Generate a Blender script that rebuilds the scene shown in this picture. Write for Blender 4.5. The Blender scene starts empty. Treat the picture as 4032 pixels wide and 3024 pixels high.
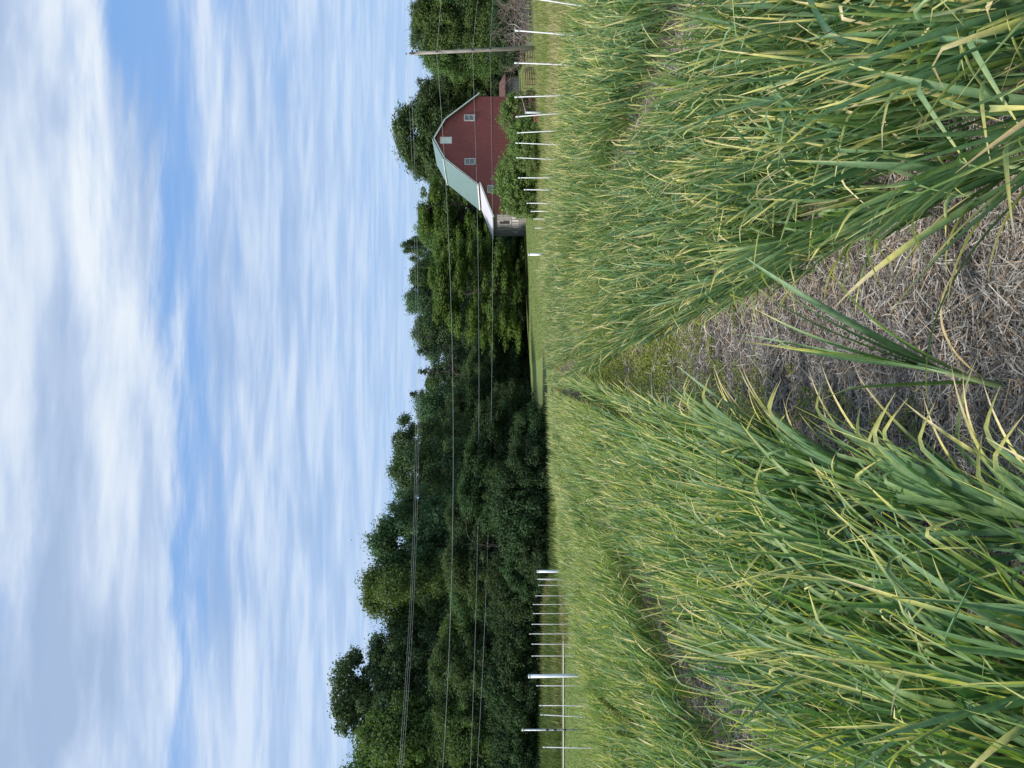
import bpy, math, random
import numpy as np
from mathutils import Matrix, Vector, noise as mnoise

R = math.radians
rng = np.random.default_rng(7)
random.seed(7)
scene = bpy.context.scene

# ------------------------------------------------------------------ camera
F = 3029.0            # focal length in pixels of the 4032 px wide photograph
HZ = 2000.0           # eye level
EYE = 1.6
cam_d = bpy.data.cameras.new('camera')
cam = bpy.data.objects.new('camera', cam_d)
scene.collection.objects.link(cam)
scene.camera = cam
cam_d.sensor_fit = 'HORIZONTAL'
cam_d.sensor_width = 36.0
cam_d.lens = 36.0 * F / 4032.0
cam_d.clip_start = 0.05
cam_d.clip_end = 6000
pitch = -math.atan((2016 - HZ) / F)
fwd = Vector((0, math.cos(pitch), math.sin(pitch)))
xax = Vector((0, math.sin(pitch), -math.cos(pitch)))   # image right = down (camera held sideways)
yax = Vector((1, 0, 0))                                # image up = world right
zax = -fwd
cam.matrix_world = Matrix(((xax.x, yax.x, zax.x, 0), (xax.y, yax.y, zax.y, 0), (xax.z, yax.z, zax.z, EYE), (0, 0, 0, 1)))

# ------------------------------------------------------------------ sun, sky, exposure
SUN_EL, SUN_AZ = R(50), R(-112)        # azimuth from +Y, clockwise
sdir = Vector((math.sin(SUN_AZ) * math.cos(SUN_EL), math.cos(SUN_AZ) * math.cos(SUN_EL), math.sin(SUN_EL)))
sun_d = bpy.data.lights.new('sun', 'SUN')
sun_d.energy = 3.8
sun_d.angle = R(8.0)
sun_d.color = (1.0, 0.95, 0.87)
sun = bpy.data.objects.new('sun', sun_d)
scene.collection.objects.link(sun)
sun.rotation_euler = sdir.to_track_quat('Z', 'Y').to_euler()
scene.view_settings.view_transform = 'Standard'
scene.view_settings.look = 'None'
scene.view_settings.exposure = 0.33
scene.view_settings.gamma = 1.0
scene.view_settings.use_curve_mapping = False
scene.cycles.max_bounces = 8
scene.cycles.transparent_max_bounces = 8

def NT(tree):
    tree.nodes.clear()
    def n(t, **kw):
        nd = tree.nodes.new(t)
        for k, v in kw.items():
            if k == 'inp':
                for kk, vv in v.items():
                    nd.inputs[kk].default_value = vv
            else:
                setattr(nd, k, v)
        return nd
    def l(a, b):
        tree.links.new(a, b)
    def m(op, a, b=None, c=None, clamp=False):
        nd = tree.nodes.new('ShaderNodeMath'); nd.operation = op; nd.use_clamp = clamp
        for i, v in enumerate((a, b, c)):
            if v is None: continue
            if isinstance(v, (int, float)): nd.inputs[i].default_value = v
            else: tree.links.new(v, nd.inputs[i])
        return nd.outputs[0]
    def ramp(fac, stops, interp='LINEAR'):
        nd = tree.nodes.new('ShaderNodeValToRGB'); nd.color_ramp.interpolation = interp
        els = nd.color_ramp.elements
        while len(els) < len(stops): els.new(0.5)
        for e, (p, c) in zip(els, stops):
            e.position = p
            e.color = (c, c, c, 1) if isinstance(c, (int, float)) else (*c, 1)
        tree.links.new(fac, nd.inputs[0])
        return nd.outputs[0]
    def mix(fac, a, b, mode='MIX'):
        nd = tree.nodes.new('ShaderNodeMix'); nd.data_type = 'RGBA'; nd.blend_type = mode
        for s, v in ((nd.inputs[0], fac), (nd.inputs[6], a), (nd.inputs[7], b)):
            if isinstance(v, (int, float)): s.default_value = v
            elif isinstance(v, tuple): s.default_value = (*v, 1)
            else: tree.links.new(v, s)
        return nd.outputs[2]
    return n, l, m, ramp, mix

world = bpy.data.worlds.new('World'); scene.world = world; world.use_nodes = True
n, l, m, ramp, mix = NT(world.node_tree)
sky = n('ShaderNodeTexSky', sky_type='NISHITA', sun_disc=False, sun_elevation=SUN_EL, sun_rotation=SUN_AZ, air_density=1.0, dust_density=0.6, ozone_density=2.0)
tc = n('ShaderNodeTexCoord')
sep = n('ShaderNodeSeparateXYZ'); l(tc.outputs['Generated'], sep.inputs[0])
X, Y, Z = sep.outputs
hor = m('SQRT', m('ADD', m('MULTIPLY', X, X), m('MULTIPLY', Y, Y)))
zz = m('MAXIMUM', Z, 0.0)
s = m('DIVIDE', zz, m('MAXIMUM', hor, 0.02))           # tan(elevation)
den = m('ADD', zz, 0.035)
cx = m('DIVIDE', X, den); cy = m('DIVIDE', Y, den)
def cvec(ax, ay, off=0.0, rot=0.0):
    cb = n('ShaderNodeCombineXYZ')
    c_, s_ = math.cos(rot), math.sin(rot)
    u = m('ADD', m('MULTIPLY', cx, ax * c_), m('MULTIPLY', cy, ax * s_))
    v = m('ADD', m('MULTIPLY', cx, -ay * s_), m('MULTIPLY', cy, ay * c_))
    l(u, cb.inputs[0]); l(v, cb.inputs[1]); cb.inputs[2].default_value = off
    return cb.outputs[0]
def nz(vec, scale, detail=5, rough=0.55, dist=0.0):
    nd = n('ShaderNodeTexNoise', inp={'Scale': scale, 'Detail': detail, 'Roughness': rough, 'Distortion': dist})
    l(vec, nd.inputs['Vector']); return nd.outputs['Fac']
nA = nz(cvec(0.62, 1.9, 3.1, 0.06), 1.7, 8, 0.60, 0.35)     # streaky banks
nB = nz(cvec(0.8, 3.0, 9.4, -0.05), 3.0, 6, 0.55, 0.2)      # finer puffs
nW = nz(cvec(0.7, 0.9, 21.7, 0.0), 1.2, 4, 0.5)            # warps the bands
nG = nz(cvec(0.6, 1.7, 5.5, 0.1), 2.0, 5, 0.50, 0.3)         # grey and white inside the clouds
sw = m('ADD', m('ADD', s, m('MULTIPLY', m('SUBTRACT', nW, 0.5), 0.10)), m('MULTIPLY', m('SUBTRACT', nA, 0.5), 0.10))
sw = m('ADD', sw, m('MULTIPLY', X, -0.06))
cov = ramp(sw, [(0.0, .62), (.08, .64), (.17, .74), (.25, .84), (.33, .88), (.37, .74), (.40, .54), (.425, .50), (.445, .66), (.465, .88), (.58, .92), (.64, .80), (.69, .58), (1.0, .6)])
right = m('MULTIPLY', m('MAXIMUM', m('ADD', X, -0.12), 0.0), ramp(s, [(.22, 0.0), (.32, 1.0), (.42, 1.0), (.5, 0.0)]))
cov = m('SUBTRACT', cov, m('MULTIPLY', right, 0.9))
tot = m('ADD', m('ADD', m('MULTIPLY', nA, 1.25), m('MULTIPLY', nB, 0.60)), cov)
mask = n('ShaderNodeMapRange', interpolation_type='SMOOTHSTEP', inp={'From Min': 1.27, 'From Max': 1.79})
l(tot, mask.inputs[0])
maskv = m('MULTIPLY', mask.outputs[0], ramp(s, [(0.0, .55), (.12, .60), (.30, .68), (.42, .80), (.50, .97), (1.0, .96)]))
shade = m('ADD', m('MULTIPLY', nG, 0.75), m('MULTIPLY', nB, 0.25))
ccol = ramp(shade, [(.37, (.34, .44, .61)), (.45, (.44, .54, .71)), (.52, (.61, .69, .80)), (.59, (.76, .81, .85))])
lowc = mix(ramp(s, [(0.0, 0.75), (.12, 0.6), (.33, 0.0)]), ccol, (.42, .56, .77))
skyc = mix(ramp(s, [(0.0, 0.90), (.14, .60), (.34, .18), (.5, 0.0)]), (.185, .36, .69), (.40, .54, .75))
bg1 = n('ShaderNodeBackground', inp={'Strength': 0.10}); l(sky.outputs[0], bg1.inputs[0])
bg2 = n('ShaderNodeBackground', inp={'Strength': 1.0}); l(mix(maskv, skyc, lowc), bg2.inputs[0])
mx = n('ShaderNodeMixShader'); mx.inputs[0].default_value = 0.88
up = m('GREATER_THAN', Z, -0.01)
l(m('MULTIPLY', up, 0.88), mx.inputs[0])
l(bg1.outputs[0], mx.inputs[1]); l(bg2.outputs[0], mx.inputs[2])
out = n('ShaderNodeOutputWorld'); l(mx.outputs[0], out.inputs[0])

# ------------------------------------------------------------------ helpers
def P(U, V, d):
    return Vector(((U - 1512) / F * d, d, EYE - (V - HZ) / F * d))
def zof(V, d): return EYE - (V - HZ) / F * d
def xof(U, d): return (U - 1512) / F * d

_TX = np.array([-300, -60., -30, -10, 0, 8, 25, 60, 300])
_TY = np.array([-60, -5., 33, 40, 52, 60, 80, 100, 200, 3000])
_TZ = np.array([
 [-3.0, -1.0, -.8, -.4, 0, .4, 1.0, 1.5, 2.0],
 [-3.0, -1.0, -.8, -.4, 0, .4, 1.0, 1.5, 2.0],
 [-1.5, -.6, -.5, -.40, -.02, .28, .6, 1.2, 2.0],
 [-.8, -.2, -.2, -.25, -.08, .2, .5, 1.2, 2.0],
 [.7, .7, .65, .3, .12, .3, .62, 1.4, 2.5],
 [.9, .9, .9, .55, .35, .5, .80, 1.8, 3.0],
 [1.2, 1.2, 1.2, 1.0, .9, 1.2, 1.95, 2.5, 4.0],
 [1.4, 1.4, 1.4, 1.25, 1.2, 1.6, 2.3, 3.0, 4.5],
 [3, 3, 3, 3, 3, 3, 4, 5, 6],
 [3, 3, 3, 3, 3, 3, 4, 5, 6]], float)
def _bil(x, y):
    x = np.clip(x, _TX[0], _TX[-1]); y = np.clip(y, _TY[0], _TY[-1])
    i = np.clip(np.searchsorted(_TX, x) - 1, 0, len(_TX) - 2)
    j = np.clip(np.searchsorted(_TY, y) - 1, 0, len(_TY) - 2)
    u = (x - _TX[i]) / (_TX[i + 1] - _TX[i]); v = (y - _TY[j]) / (_TY[j + 1] - _TY[j])
    return (_TZ[j, i] * (1 - u) * (1 - v) + _TZ[j, i + 1] * u * (1 - v) + _TZ[j + 1, i] * (1 - u) * v + _TZ[j + 1, i + 1] * u * v)
def ground(x, y):
    x = np.asarray(x, float); y = np.asarray(y, float)
    z = 0
    for dx in (-1.5, 0, 1.5):
        for dy in (-1.5, 0, 1.5):
            z = z + _bil(x + dx, y + dy)
    return z / 9 - 0.02245 * np.clip(y, 0, 110)
def gz(x, y): return float(ground(x, y))

def tag(o, label=None, cat=None, group=None, kind=None):
    if label: o['label'] = label
    if cat: o['category'] = cat
    if group: o['group'] = group
    if kind: o['kind'] = kind
    return o
def link(o):
    scene.collection.objects.link(o); return o
def empty(name, loc=(0, 0, 0), rz=0.0, **kw):
    o = link(bpy.data.objects.new(name, None)); o.location = loc; o.rotation_euler = (0, 0, rz)
    o.empty_display_size = 0.2
    tag(o, **kw); return o
def new_obj(name, me, parent=None, **kw):
    o = link(bpy.data.objects.new(name, me))
    if parent is not None: o.parent = parent
    tag(o, **kw); return o
def np_mesh(name, V, Fq, mat, col=None, smooth=False, attr=None):
    """V (n,3); Fq (k,4) quads"""
    me = bpy.data.meshes.new(name)
    V = np.asarray(V, np.float32); Fq = np.asarray(Fq, np.int32)
    k = Fq.shape[1]
    me.vertices.add(len(V)); me.vertices.foreach_set('co', V.ravel())
    me.loops.add(Fq.size); me.loops.foreach_set('vertex_index', Fq.ravel())
    me.polygons.add(len(Fq)); me.polygons.foreach_set('loop_start', np.arange(0, Fq.size, k, dtype=np.int32))
    me.polygons.foreach_set('loop_total', np.full(len(Fq), k, np.int32))
    if smooth: me.polygons.foreach_set('use_smooth', np.ones(len(Fq), bool))
    if col is not None:
        ca = me.color_attributes.new('Col', 'FLOAT_COLOR', 'POINT')
        c = np.ones((len(V), 4), np.float32); c[:, :3] = col
        ca.data.foreach_set('color', c.ravel())
    me.update(calc_edges=True)
    me.materials.append(mat)
    return me

class MB:
    """collects shapes of ONE part"""
    def __init__(s): s.v = []; s.f = []
    def add(s, vs, fs):
        b = len(s.v); s.v += [tuple(v) for v in vs]; s.f += [tuple(b + i for i in f) for f in fs]
    def box(s, a, b):
        (x0, y0, z0), (x1, y1, z1) = a, b
        s.add([(x0, y0, z0), (x1, y0, z0), (x1, y1, z0), (x0, y1, z0), (x0, y0, z1), (x1, y0, z1), (x1, y1, z1), (x0, y1, z1)],
              [(0, 3, 2, 1), (4, 5, 6, 7), (0, 1, 5, 4), (1, 2, 6, 5), (2, 3, 7, 6), (3, 0, 4, 7)])
    def tube(s, pts, rad, seg=8, cap=True):
        pts = [Vector(p) for p in pts]
        if isinstance(rad, (int, float)): rad = [rad] * len(pts)
        rings = []
        ref = Vector((0.31, 0.17, 0.93)).normalized()
        for i, p in enumerate(pts):
            t = (pts[min(i + 1, len(pts) - 1)] - pts[max(i - 1, 0)]).normalized()
            rf = ref if abs(t.dot(ref)) < .9 else Vector((1, 0, 0))
            a = t.cross(rf).normalized(); b = t.cross(a)
            rings.append([p + (a * math.cos(2 * math.pi * k / seg) + b * math.sin(2 * math.pi * k / seg)) * rad[i] for k in range(seg)])
        vs = [v for r_ in rings for v in r_]; fs = []
        for i in range(len(pts) - 1):
            for k in range(seg):
                k2 = (k + 1) % seg
                fs.append((i * seg + k, i * seg + k2, (i + 1) * seg + k2, (i + 1) * seg + k))
        if cap:
            fs.append(tuple(range(seg))[::-1]); fs.append(tuple((len(pts) - 1) * seg + k for k in range(seg)))
        s.add(vs, fs)
    def prism(s, poly, y0, y1):
        """poly of (x,z) extruded in y"""
        k = len(poly)
        s.add([(x, y0, z) for x, z in poly] + [(x, y1, z) for x, z in poly],
              [tuple(range(k)), tuple(range(2 * k - 1, k - 1, -1))] + [(i, i + k, (i + 1) % k + k, (i + 1) % k) for i in range(k)])
    def build(s, name, mat, parent=None, smooth=False, bevel=0.0, **kw):
        me = bpy.data.meshes.new(name); me.from_pydata(s.v, [], s.f); me.update()
        import bmesh
        bm = bmesh.new(); bm.from_mesh(me); bmesh.ops.recalc_face_normals(bm, faces=bm.faces)
        if bevel: bmesh.ops.bevel(bm, geom=bm.edges[:] , offset=bevel, segments=1, affect='EDGES')
        bm.to_mesh(me); bm.free()
        if smooth: me.polygons.foreach_set('use_smooth', np.ones(len(me.polygons), bool))
        me.materials.append(mat)
        return new_obj(name, me, parent, **kw)

def mat_new(name):
    mt = bpy.data.materials.new(name); mt.use_nodes = True
    return mt, NT(mt.node_tree)

def pbr(name, col, rough=.6, spec=.5, metal=0.0, nscale=6.0, var=.25, bump=0.0, bscale=40.0, stretch=(1, 1, 1), col2=None):
    mt, (n, l, m, ramp, mix) = mat_new(name)
    tc = n('ShaderNodeTexCoord'); mp = n('ShaderNodeMapping'); mp.inputs['Scale'].default_value = stretch
    l(tc.outputs['Object'], mp.inputs[0])
    a = n('ShaderNodeTexNoise', inp={'Scale': nscale, 'Detail': 6, 'Roughness': .6}); l(mp.outputs[0], a.inputs['Vector'])
    c2 = col2 if col2 else tuple(c * (1 - var) for c in col)
    c1 = col if col2 else tuple(min(1, c * (1 + var)) for c in col)
    cc = mix(ramp(a.outputs['Fac'], [(.35, 0.0), (.65, 1.0)]), c2, c1)
    bs = n('ShaderNodeBsdfPrincipled', inp={'Roughness': rough, 'Metallic': metal})
    bs.inputs['Specular IOR Level'].default_value = spec
    l(cc, bs.inputs['Base Color'])
    if bump:
        b = n('ShaderNodeTexNoise', inp={'Scale': bscale, 'Detail': 4}); l(mp.outputs[0], b.inputs['Vector'])
        bp = n('ShaderNodeBump', inp={'Strength': bump, 'Distance': 0.02}); l(b.outputs['Fac'], bp.inputs['Height']); l(bp.outputs[0], bs.inputs['Normal'])
    o = n('ShaderNodeOutputMaterial'); l(bs.outputs[0], o.inputs[0])
    return mt

def leafmat(name, base=None, attr=True, trans=.35, rough=.5, spec=.4, var=.25, objvar=.0, tint=(1.3, 1.5, .5), vscale=0.5):
    mt, (n, l, m, ramp, mix) = mat_new(name)
    if attr:
        at = n('ShaderNodeAttribute', attribute_name='Col'); c = at.outputs['Color']
        tc = n('ShaderNodeTexCoord'); a = n('ShaderNodeTexNoise', inp={'Scale': 45.0, 'Detail': 4, 'Roughness': .7}); l(tc.outputs['Object'], a.inputs['Vector'])
        c = mix(1.0, c, ramp(a.outputs['Fac'], [(.3, .72), (.5, 1.0), (.7, 1.18)]), 'MULTIPLY')
    else:
        tc = n('ShaderNodeTexCoord')
        a = n('ShaderNodeTexNoise', inp={'Scale': vscale, 'Detail': 5, 'Roughness': .7}); l(tc.outputs['Object'], a.inputs['Vector'])
        c = mix(ramp(a.outputs['Fac'], [(.3, 0.0), (.7, 1.0)]), tuple(x * (1 - var) for x in base), tuple(x * (1 + var) for x in base))
        if objvar:
            oi = n('ShaderNodeObjectInfo')
            hs = n('ShaderNodeHueSaturation'); l(c, hs.inputs['Color'])
            l(m('MULTIPLY_ADD', oi.outputs['Random'], objvar * .12, .5 - objvar * .06), hs.inputs['Hue'])
            l(m('MULTIPLY_ADD', oi.outputs['Random'], objvar * 1.0, 1 - objvar * .5), hs.inputs['Value'])
            c = hs.outputs[0]
    bs = n('ShaderNodeBsdfPrincipled', inp={'Roughness': rough}); bs.inputs['Specular IOR Level'].default_value = spec
    l(c, bs.inputs['Base Color'])
    tr = n('ShaderNodeBsdfTranslucent'); l(mix(1.0, c, tint, 'MULTIPLY'), tr.inputs[0])
    ms = n('ShaderNodeMixShader'); ms.inputs[0].default_value = trans
    l(bs.outputs[0], ms.inputs[1]); l(tr.outputs[0], ms.inputs[2])
    o = n('ShaderNodeOutputMaterial'); l(ms.outputs[0], o.inputs[0])
    return mt

# ------------------------------------------------------------------ ground
def FIELD_END(x): return 34.0 - np.clip(-2 - x, 0, 6) * 0.95
mt_ground, (n, l, m, ramp, mix) = mat_new('ground')
geo = n('ShaderNodeNewGeometry'); sp = n('ShaderNodeSeparateXYZ'); l(geo.outputs['Position'], sp.inputs[0])
px, py, pz = sp.outputs
def gn(scale, detail=6, rough=.6, st=None):
    nd = n('ShaderNodeTexNoise', inp={'Scale': scale, 'Detail': detail, 'Roughness': rough})
    if st:
        mp = n('ShaderNodeMapping'); mp.inputs['Scale'].default_value = st; l(geo.outputs['Position'], mp.inputs[0]); l(mp.outputs[0], nd.inputs['Vector'])
    else: l(geo.outputs['Position'], nd.inputs['Vector'])
    return nd.outputs['Fac']
wob = m('MULTIPLY', m('SUBTRACT', gn(1.3), .5), 1.2)
def step(v, a, b):
    nd = n('ShaderNodeMapRange', inp={'From Min': a, 'From Max': b}); l(v, nd.inputs[0]); return nd.outputs[0]
infield = m('MULTIPLY', m('MULTIPLY', step(m('ADD', px, wob), -7.3, -6.9), step(m('ADD', px, wob), 6.1, 5.6)), step(m('ADD', py, wob), 35.6, 34.8))
straw = mix(ramp(gn(55, 8, .75), [(.35, 0.), (.7, 1.)]), (.05, .043, .035), (.28, .26, .225))
moss = mix(ramp(gn(40, 6, .7), [(.3, 0.), (.7, 1.)]), (.06, .08, .02), (.17, .20, .05))
soil = mix(ramp(gn(1.1, 4), [(.48, 0.), (.58, 1.)]), straw, moss)
lawn = mix(ramp(gn(3.5, 8, .7), [(.3, 0.), (.7, 1.)]), (.12, .165, .045), (.21, .25, .08))
lawn = mix(ramp(gn(1.0, 5, .6, (.06, .8, 1)), [(.35, 0.), (.65, .7)]), lawn, (.17, .215, .07))
lawn = mix(ramp(gn(.35, 3), [(.55, 0.), (.75, .6)]), lawn, (.15, .14, .06))
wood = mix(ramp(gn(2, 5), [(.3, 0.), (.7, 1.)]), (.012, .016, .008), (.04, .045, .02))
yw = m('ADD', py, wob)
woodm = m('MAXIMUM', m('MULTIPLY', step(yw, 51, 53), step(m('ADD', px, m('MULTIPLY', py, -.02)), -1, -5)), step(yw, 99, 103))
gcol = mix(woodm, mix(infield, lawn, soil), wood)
bs = n('ShaderNodeBsdfPrincipled', inp={'Roughness': .95}); bs.inputs['Specular IOR Level'].default_value = .15
l(gcol, bs.inputs['Base Color'])
bp = n('ShaderNodeBump', inp={'Strength': .8, 'Distance': .03}); l(gn(60, 6, .7), bp.inputs['Height']); l(bp.outputs[0], bs.inputs['Normal'])
o = n('ShaderNodeOutputMaterial'); l(bs.outputs[0], o.inputs[0])

xs = np.unique(np.concatenate([np.linspace(-3000, -120, 14), np.linspace(-120, -30, 30), np.linspace(-30, 40, 176), np.linspace(40, 120, 30), np.linspace(120, 3000, 14)]))
ys = np.unique(np.concatenate([np.linspace(-200, -6, 12), np.linspace(-6, 66, 181), np.linspace(66, 140, 60), np.linspace(140, 4000, 24)]))
GX, GY = np.meshgrid(xs, ys)
GZ = ground(GX, GY)
nn = np.array([mnoise.noise(Vector((a * .7, b * .7, 0))) for a, b in zip(GX.ravel(), GY.ravel())]).reshape(GX.shape)
GZ = GZ + nn * .02
idx = np.arange(GX.size).reshape(GX.shape)
Fq = np.stack([idx[:-1, :-1], idx[:-1, 1:], idx[1:, 1:], idx[1:, :-1]], -1).reshape(-1, 4)
me = np_mesh('ground', np.stack([GX, GY, GZ], -1).reshape(-1, 3), Fq, mt_ground, smooth=True)
new_obj('ground', me, kind='structure')

# gravel drive on the left
mt_drive = pbr('gravel', (.40, .385, .365), .95, .1, nscale=3, var=.2, bump=.5)
dv = []; df = []
xr = np.linspace(-60, -8.5, 80)
for i, x in enumerate(xr):
    w = .36 if x < -12 else .36 * max(.05, (x + 8.3) / -3.7)
    yc = 37.6 + .25 * math.sin(x * .1)
    for dy in (-w, 0, w):
        z = max(gz(x, yc - w), gz(x, yc), gz(x, yc + w)) + .05
        dv.append((x, yc + dy, z))
for i in range(len(xr) - 1):
    for k in range(2):
        a = i * 3 + k; df.append((a, a + 3, a + 4, a + 1))
new_obj('gravel_drive', np_mesh('gravel_drive', np.array(dv), np.array(df), mt_drive, smooth=True), kind='structure')

# ------------------------------------------------------------------ garlic
G_leaf = leafmat('garlic_leaf', trans=.32, rough=.48, spec=.38, tint=(1.25, 1.45, .55))
G_stem = pbr('garlic_stem', (.22, .30, .14), .5, .4, nscale=20, var=.3)

def leaves(N, base, phi, a0, bend, L, W, fold, twist, tk, kb, ty, shade, hue, nseg=9, across=3, yel=None, sway=None, rg=rng):
    t = np.linspace(0, 1, nseg + 1)
    tt = t[None, :]
    al = a0[:, None] + bend[:, None] * tt ** 1.6
    kk = np.clip((tt - tk[:, None]) / .05, 0, 1)
    al = al + kb[:, None] * kk
    al = np.clip(al, -.2, 2.95)
    ph = phi[:, None] + (sway[:, None] if sway is not None else 0) * tt
    D = np.stack([np.sin(al) * np.cos(ph), np.sin(al) * np.sin(ph), np.cos(al)], -1)
    step = (L / nseg)[:, None, None]
    C = np.concatenate([np.zeros((N, 1, 3)), np.cumsum((D[:, :-1] + D[:, 1:]) / 2 * step, 1)], 1) + base[:, None, :]
    S = np.stack([-np.sin(ph), np.cos(ph), np.zeros_like(ph)], -1)
    Nn = np.cross(D, S)
    tw = (twist[:, None] * tt)[..., None]
    S2 = S * np.cos(tw) + Nn * np.sin(tw); N2 = Nn * np.cos(tw) - S * np.sin(tw)
    prof = np.minimum(1, .62 + 1.5 * tt) * (1 - tt ** 2.6) + .03
    w = (W[:, None] * prof)[..., None] * .5
    fo = fold[:, None, None]
    if across == 3:
        A = C - S2 * w * np.cos(fo); B = C - N2 * w * np.sin(fo) * 1.0 ; E = C + S2 * w * np.cos(fo)
        V = np.stack([A, B, E], 2)
    else:
        V = np.stack([C - S2 * w, C + S2 * w], 2)
    V = V.reshape(-1, 3)
    q = across
    i0 = (np.arange(N)[:, None] * (nseg + 1) + np.arange(nseg)[None, :])[..., None] * q + np.arange(q - 1)
    Fq = np.stack([i0, i0 + 1, i0 + q + 1, i0 + q], -1).reshape(-1, 4)
    # colour: dark blue green blade, yellow then tan towards a dying tip
    g0 = np.array([.050, .125, .062]); g1 = np.array([.215, .34, .17]); gy = np.array([.19, .27, .07])
    g = g0[None] * (1 - shade[:, None]) + g1[None] * shade[:, None]
    g = g * (1 - hue[:, None]) + gy[None] * hue[:, None]
    g = g[:, None, :] * np.ones((1, nseg + 1, 1))
    g = g * (.85 + .25 * tt[..., None])
    yv = np.array([.66, .60, .20]); tv = np.array([.70, .58, .36]); br = np.array([.30, .19, .10])
    ys_ = np.clip((tt - ty[:, None]) / .14, 0, 1)[..., None]
    ts_ = np.clip((tt - ty[:, None] - .16) / .10, 0, 1)[..., None]
    bs_ = np.clip((tt - ty[:, None] - .34) / .08, 0, 1)[..., None] * .6
    c = g * (1 - ys_) + yv * ys_; c = c * (1 - ts_) + tv * ts_; c = c * (1 - bs_) + br * bs_
    col = np.repeat(c[:, :, None, :], q, 2).copy()
    if q == 3:
        e = np.clip((tt - ty[:, None] + .22) / .2, 0, 1)[..., None] * .55 * (ty[:, None, None] < 1)
        sgn = (phi > 0)
        for kcol in (0, 2):
            msk = (sgn if kcol == 0 else ~sgn)[:, None, None]
            col[:, :, kcol] = col[:, :, kcol] * (1 - e * msk) + yv * e * msk
        col[:, :, 1] *= 1.12
    return V, Fq, col.reshape(-1, 3)

def plant_leaves(n_pl, pos, lean, lean_amt, near, rg, nleaf=8, hs=None):
    """all the leaves of n_pl plants (pos: n,3)"""
    hs = hs if hs is not None else rg.uniform(.82, 1.15, n_pl)
    fan = rg.uniform(0, math.pi, n_pl)
    N = n_pl * nleaf
    pid = np.repeat(np.arange(n_pl), nleaf); k = np.tile(np.arange(nleaf), n_pl)
    h = hs[pid]
    kf = k / (nleaf - 1)
    phi = fan[pid] + (k % 2) * math.pi + rg.normal(0, .42, N)
    a0 = rg.uniform(.05, .46, N) * (1.15 - .6 * kf)
    bend = np.abs(rg.normal(.22, .45, N)) * (1.2 - .5 * kf)
    L = (.40 + .22 * np.sin(kf * 2.6)) * h * rg.uniform(.82, 1.18, N)
    W = rg.uniform(.015, .029, N) * (.8 + .3 * np.sin(kf * 2.6))
    zb = (.04 + .22 * kf) * h
    base = pos[pid].copy(); 
    lx = np.cos(lean)[pid] * lean_amt[pid]; ly = np.sin(lean)[pid] * lean_amt[pid]
    base[:, 0] += lx * zb; base[:, 1] += ly * zb; base[:, 2] += zb
    # combine lean with fan direction
    dx = np.sin(a0) * np.cos(phi) + lx; dy = np.sin(a0) * np.sin(phi) + ly; dz = np.cos(a0)
    phi = np.arctan2(dy, dx); a0 = np.arctan2(np.hypot(dx, dy), dz)
    kink = rg.random(N) < .40
    tk = np.where(kink, rg.uniform(.42, .95, N) ** .8, 2.0)
    kb = np.where(kink, rg.uniform(.5, 2.3, N), 0)
    r_ = rg.random(N)
    ty = np.where(r_ < .52, rg.uniform(.72, .95, N), np.where(r_ < .74, rg.uniform(.42, .74, N), np.where(r_ < .765, np.where(k < 5, rg.uniform(.1, .45, N), .85), 2.0)))
    old = (k < 2) & (rg.random(N) < .6)
    ty = np.where(old, rg.uniform(-.3, .2, N), ty); bend = np.where(old, rg.uniform(1.2, 2.3, N), bend)
    W = np.where(old, W * .5, W)
    L = np.where(old, L * .8, L)
    shade = rg.random(N) ** 1.2; hue = rg.random(N) ** 2.2 * .9
    fold = rg.uniform(.25, .8, N); twist = rg.normal(0, .8, N); sway = rg.normal(0, .35, N)
    return dict(N=N, base=base, phi=phi, a0=a0, bend=bend, L=L, W=W, fold=fold, twist=twist, tk=tk, kb=kb, ty=ty, shade=shade, hue=hue, sway=sway)

PATHS = [.12 + 2.65 * k for k in range(-3, 4)]
BEDS = [(-6.85, -5.70), (-4.62, -3.08), (-1.88, -.46), (.70, 2.20), (3.34, 5.3)]
pts = []
for (x0, x1) in BEDS:
    nr = int(round((x1 - x0) / .175)) + 1
    for j, xr_ in enumerate(np.linspace(x0, x1, nr)):
        edge = -1 if j == 0 else (1 if j == nr - 1 else 0)
        y = .2 + rng.random() * .1
        end = FIELD_END(xr_)
        while y < end:
            y += rng.uniform(.085, .15)
            if abs(xr_) > .6 * y + 2.5: continue
            if rng.random() < .05: continue
            xo = -edge * -1 * min(.34, max(0, y - 7) * .03)
            pts.append((xr_ + xo + rng.normal(0, .045), y, edge))
pts = np.array(pts)
px_, py_, ed = pts.T
pz_ = ground(px_, py_) - .01
# direction: edge plants lean out over the paths
lean = np.where(ed > 0, 0.0, np.where(ed < 0, math.pi, rng.uniform(0, 2 * math.pi, len(pts)))) + rng.normal(0, .5, len(pts))
amt = np.where(ed != 0, rng.uniform(.05, .26, len(pts)), rng.uniform(.0, .12, len(pts))) + (ed != 0) * .10 * np.clip((5 - py_) / 3, 0, 1)
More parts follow.
